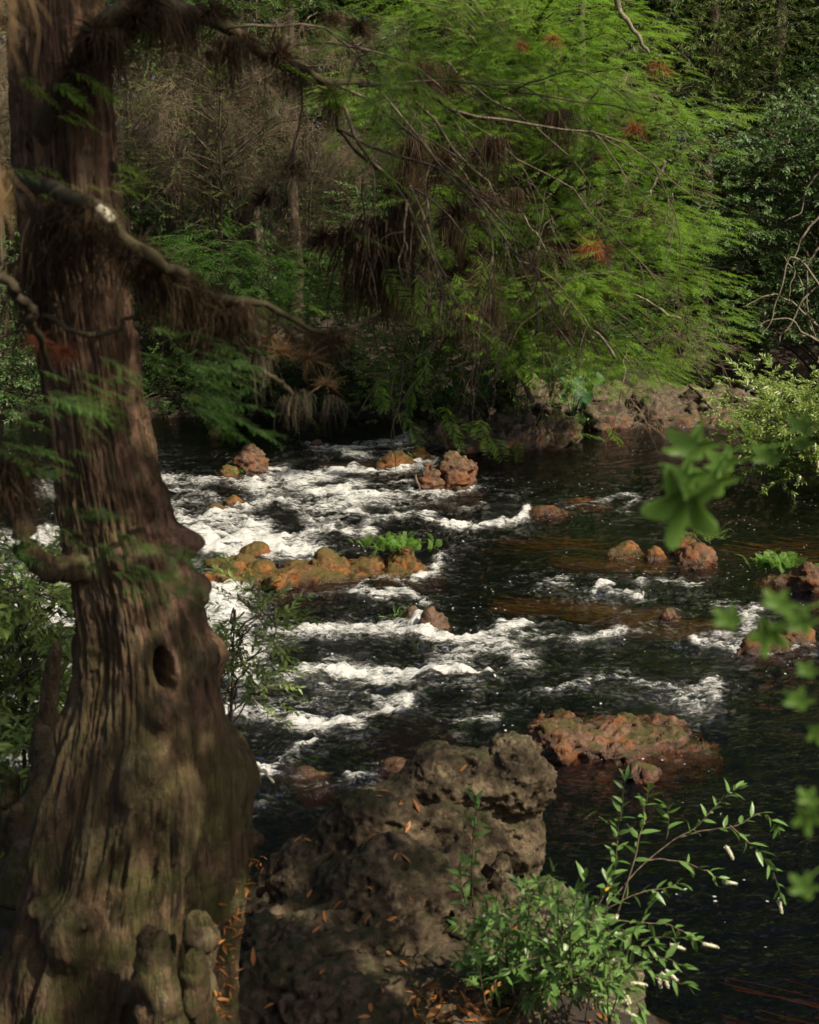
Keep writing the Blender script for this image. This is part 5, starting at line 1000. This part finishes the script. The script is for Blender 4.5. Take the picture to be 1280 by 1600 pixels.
# lobed leaves hanging close at the right
def star_leaf():
    mb = MB(); V = [(0, 0, 0)]; n = 30
    for i in range(n):
        a = -math.pi + 2 * math.pi * i / n; r_ = .062 * (.36 + .64 * abs(math.cos(2.5 * a)) ** 1.7) * (1 if abs(a) < 2.6 else .55)
        V.append((r_ * math.cos(a) + .03, r_ * math.sin(a), .008 * math.cos(5 * a) - .01 * math.cos(a)))
    mb.add(V, [], [[0, 1 + i, 1 + (i + 1) % n] for i in range(n)]); return mb.mesh('leaf', M['maple'])
SL = star_leaf(); rg = np.random.RandomState(9)
for gi, (lb, twp, lv) in enumerate([
 ('out of focus twig with lobed leaves hanging over the river at the right', [(1320,640,2.5),(1240,690,2.4),(1160,700,2.3),(1120,720,2.25)], [(1075,765,2.1,1.35,'d'),(1100,690,2.25,1.1,'f'),(1085,738,2.3,1.0,'f'),(1130,745,2.3,1.0,'f'),(1145,715,2.35,.8,'f'),(1215,708,2.5,.8,'f'),(1265,660,2.5,.7,'f'),(1262,690,2.5,.5,'f')]),
 ('out of focus twig with lobed leaves at the right edge mid height', [(1330,930,2.5),(1270,945,2.45),(1210,962,2.4)], [(1150,962,2.4,.8,'f'),(1205,975,2.4,1.0,'d'),(1230,940,2.45,.9,'f'),(1265,965,2.5,.9,'f'),(1270,1045,2.5,.6,'f'),(1258,1090,2.5,.8,'f'),(1275,1135,2.5,.6,'d')]),
 ('out of focus lobed leaves at the lower right edge', [(1340,1330,2.5),(1290,1350,2.45),(1260,1380,2.4)], [(1262,1265,2.4,.8,'d'),(1268,1380,2.4,.8,'f'),(1275,1245,2.5,.7,'f')])]):
    kf = 1 if gi == 0 else .68; twp = [(a_, b_, c_ * kf) for a_, b_, c_ in twp]; lv = [(a_, b_, c_ * kf, d_ * kf, e_) for a_, b_, c_, d_, e_ in lv]
    b = P(*twp[0]); root = thing('overhanging_twig', lb, 'twig', b); part_tube('stem', root, pc(twp), [.002, .0016, .001], M['maple'], 5, 12, .004)
    for (x, y, Y, s, k) in lv:
        l = link('leaf', SL, root, P(x, y, Y) - b); l.scale = (s,) * 3
        xd = Vector((rg.uniform(-.3, .3), -.3, -.95)) if k == 'd' else Vector((-.9, -.35, rg.uniform(-.3, .1))); zd = Vector((rg.uniform(-.2, .2), -.9, .3)) if k == 'd' else Vector((0, -.42, .9))
        xd.normalize(); yd = zd.cross(xd).normalized(); zd = xd.cross(yd); l.rotation_euler = Matrix((xd, yd, zd)).transposed().to_euler(); l.scale = (s * (.78 if gi == 0 else .68),) * 3
# ------------------------------------------------------------------ fallen leaves
dg = bpy.context.evaluated_depsgraph_get(); dg.update()
FL = []
for s in range(3):
    mb = MB(); leaf_at(mb, np.zeros(3), np.array([1., 0, 0]), np.array([0, 0, 1.]), .06 + .012 * s, .016 + .004 * s, .25, .25 - .3 * s * .5); FL.append(mb.mesh('fallen_leaf', M['deadleaf']))
def drop(px, py):
    d = ray(px, py).normalized(); hit, loc, nrm_, _, ob, _ = scn.ray_cast(dg, Vector((0, 0, CAMZ)), d); return (loc, nrm_, ob) if hit else None
rg = np.random.RandomState(15); nl = 0
spots = [(rg.uniform(430, 640), rg.uniform(1200, 1420)) for _ in range(16)] + [(365 + rg.normal() * 12 + k * 1.6, 1410 - k * 4 + rg.normal() * 8) for k in range(20)] + [(rg.uniform(340, 365), rg.uniform(1440, 1540)) for _ in range(8)] + [(rg.uniform(350, 720), rg.uniform(1420, 1595)) for _ in range(22)] + [(615,1345),(640,1350),(730,1255),(715,1205),(700,1275),(655,1270),(1048,1135),(640,1400),(660,1385),(480,1405)] + [(rg.uniform(640, 780), rg.uniform(1540, 1598)) for _ in range(18)]
for (x, y) in spots:
    h = drop(x, y)
    if not h or h[1].z < .1 or not any(k in h[2].name for k in ('boulder', 'ground')): continue
    e = h[1].to_track_quat('Z', 'X').to_matrix() @ Matrix.Rotation(rg.uniform(0, 6.28), 3, 'Z')
    o = link('fallen_leaf', FL[nl % 3], None, h[0] + h[1] * .008); o.rotation_euler = (e @ Matrix.Rotation(rg.uniform(-.3, .3), 3, 'Y')).to_euler(); o.scale = (rg.uniform(.7, 1.2),) * 3; nl += 1
    tag(o, 'small curled orange brown leaf fallen on the near boulder or soil', 'leaf', 'fallen leaves on the near boulders')
# litter on the soil
n = 1500; p_ = np.stack([rg.uniform(-3.5, 1.6, n), rg.uniform(3.5, 7.6, n), np.zeros(n)], 1); p_[:, 2] = ground_z(p_[:, 0], p_[:, 1]) + .012; p_ = p_[p_[:, 2] > .1]
d = rg.normal(size=p_.shape) * (1, 1, .2); tl = [bpy.data.objects.new('litter_shape', me_) for me_ in FL]
scatter('leaf_litter', p_, d, rg.uniform(.6, 1.2, len(p_)), tl, rg=rg, jit=.4)
jp = []
for _ in range(150):
    y_ = rg.uniform(1340, 1598); x_ = np.interp(y_, [1340, 1400, 1480, 1600], [405, 372, 350, 350]) + rg.normal() * 10
    h = drop(x_, y_)
    if h and h[1].z > -.1 and 'ground' not in h[2].name: jp.append(h[0] + h[1] * .006)
for _ in range(160):
    h = drop(rg.uniform(640, 800), rg.uniform(1540, 1599))
    if h and h[1].z > .1: jp.append(h[0] + h[1] * .006)
scatter('leaf_litter', jp, rg.normal(size=(len(jp), 3)) * (1, 1, .5), rg.uniform(.3, .75, len(jp)), tl, rg=rg, jit=.5)
# green weed streaming under the surface
mb = MB()
for (x0, x1, y0, y1, n) in [(850, 980, 860, 880, 120), (880, 960, 935, 960, 140), (930, 1060, 955, 985, 110), (750, 900, 830, 850, 60), (1080, 1250, 830, 870, 60), (490, 600, 715, 722, 60), (760, 860, 925, 945, 60)]:
    for k in range(n):
        a = W(rg.uniform(x0, x1), rg.uniform(y0, y1)); L = rg.uniform(.3, .9); z0 = rg.uniform(-.085, -.03); V = []
        for i in range(6):
            f = i / 5; c_ = np.array([a.x + L * f, a.y - .25 * L * f + .03 * math.sin(6 * f + k), z0 - .03 * math.sin(3 * f)]); V += [c_ - (0, .006, 0), c_ + (0, .006, .003)]
        mb.add(V, [[2 * i, 2 * i + 1, 2 * i + 3, 2 * i + 2] for i in range(5)])
M['weed'] = leaf_mat('river_weed', (.14, .16, .02), (.28, .25, .04), .2)
tag(link('river_weed', mb.mesh('river_weed', M['weed'])), kind='stuff')
mb = MB()
for k in range(40):
    a = W(rg.uniform(1120, 1330), rg.uniform(1470, 1640)); L = rg.uniform(.4, 1.0); z0 = rg.uniform(-.16, -.07); V = []
    for i in range(6):
        f = i / 5; c_ = np.array([a.x + L * f, a.y - .45 * L * f + .02 * math.sin(6 * f + k), z0]); V += [c_ - (0, .004, 0), c_ + (0, .004, .002)]
    mb.add(V, [[2 * i, 2 * i + 1, 2 * i + 3, 2 * i + 2] for i in range(5)])
tag(link('trailing_roots', mb.mesh('trailing_roots', leaf_mat('trailing_root', (.05, .022, .012), (.10, .045, .022), 0))), kind='stuff')
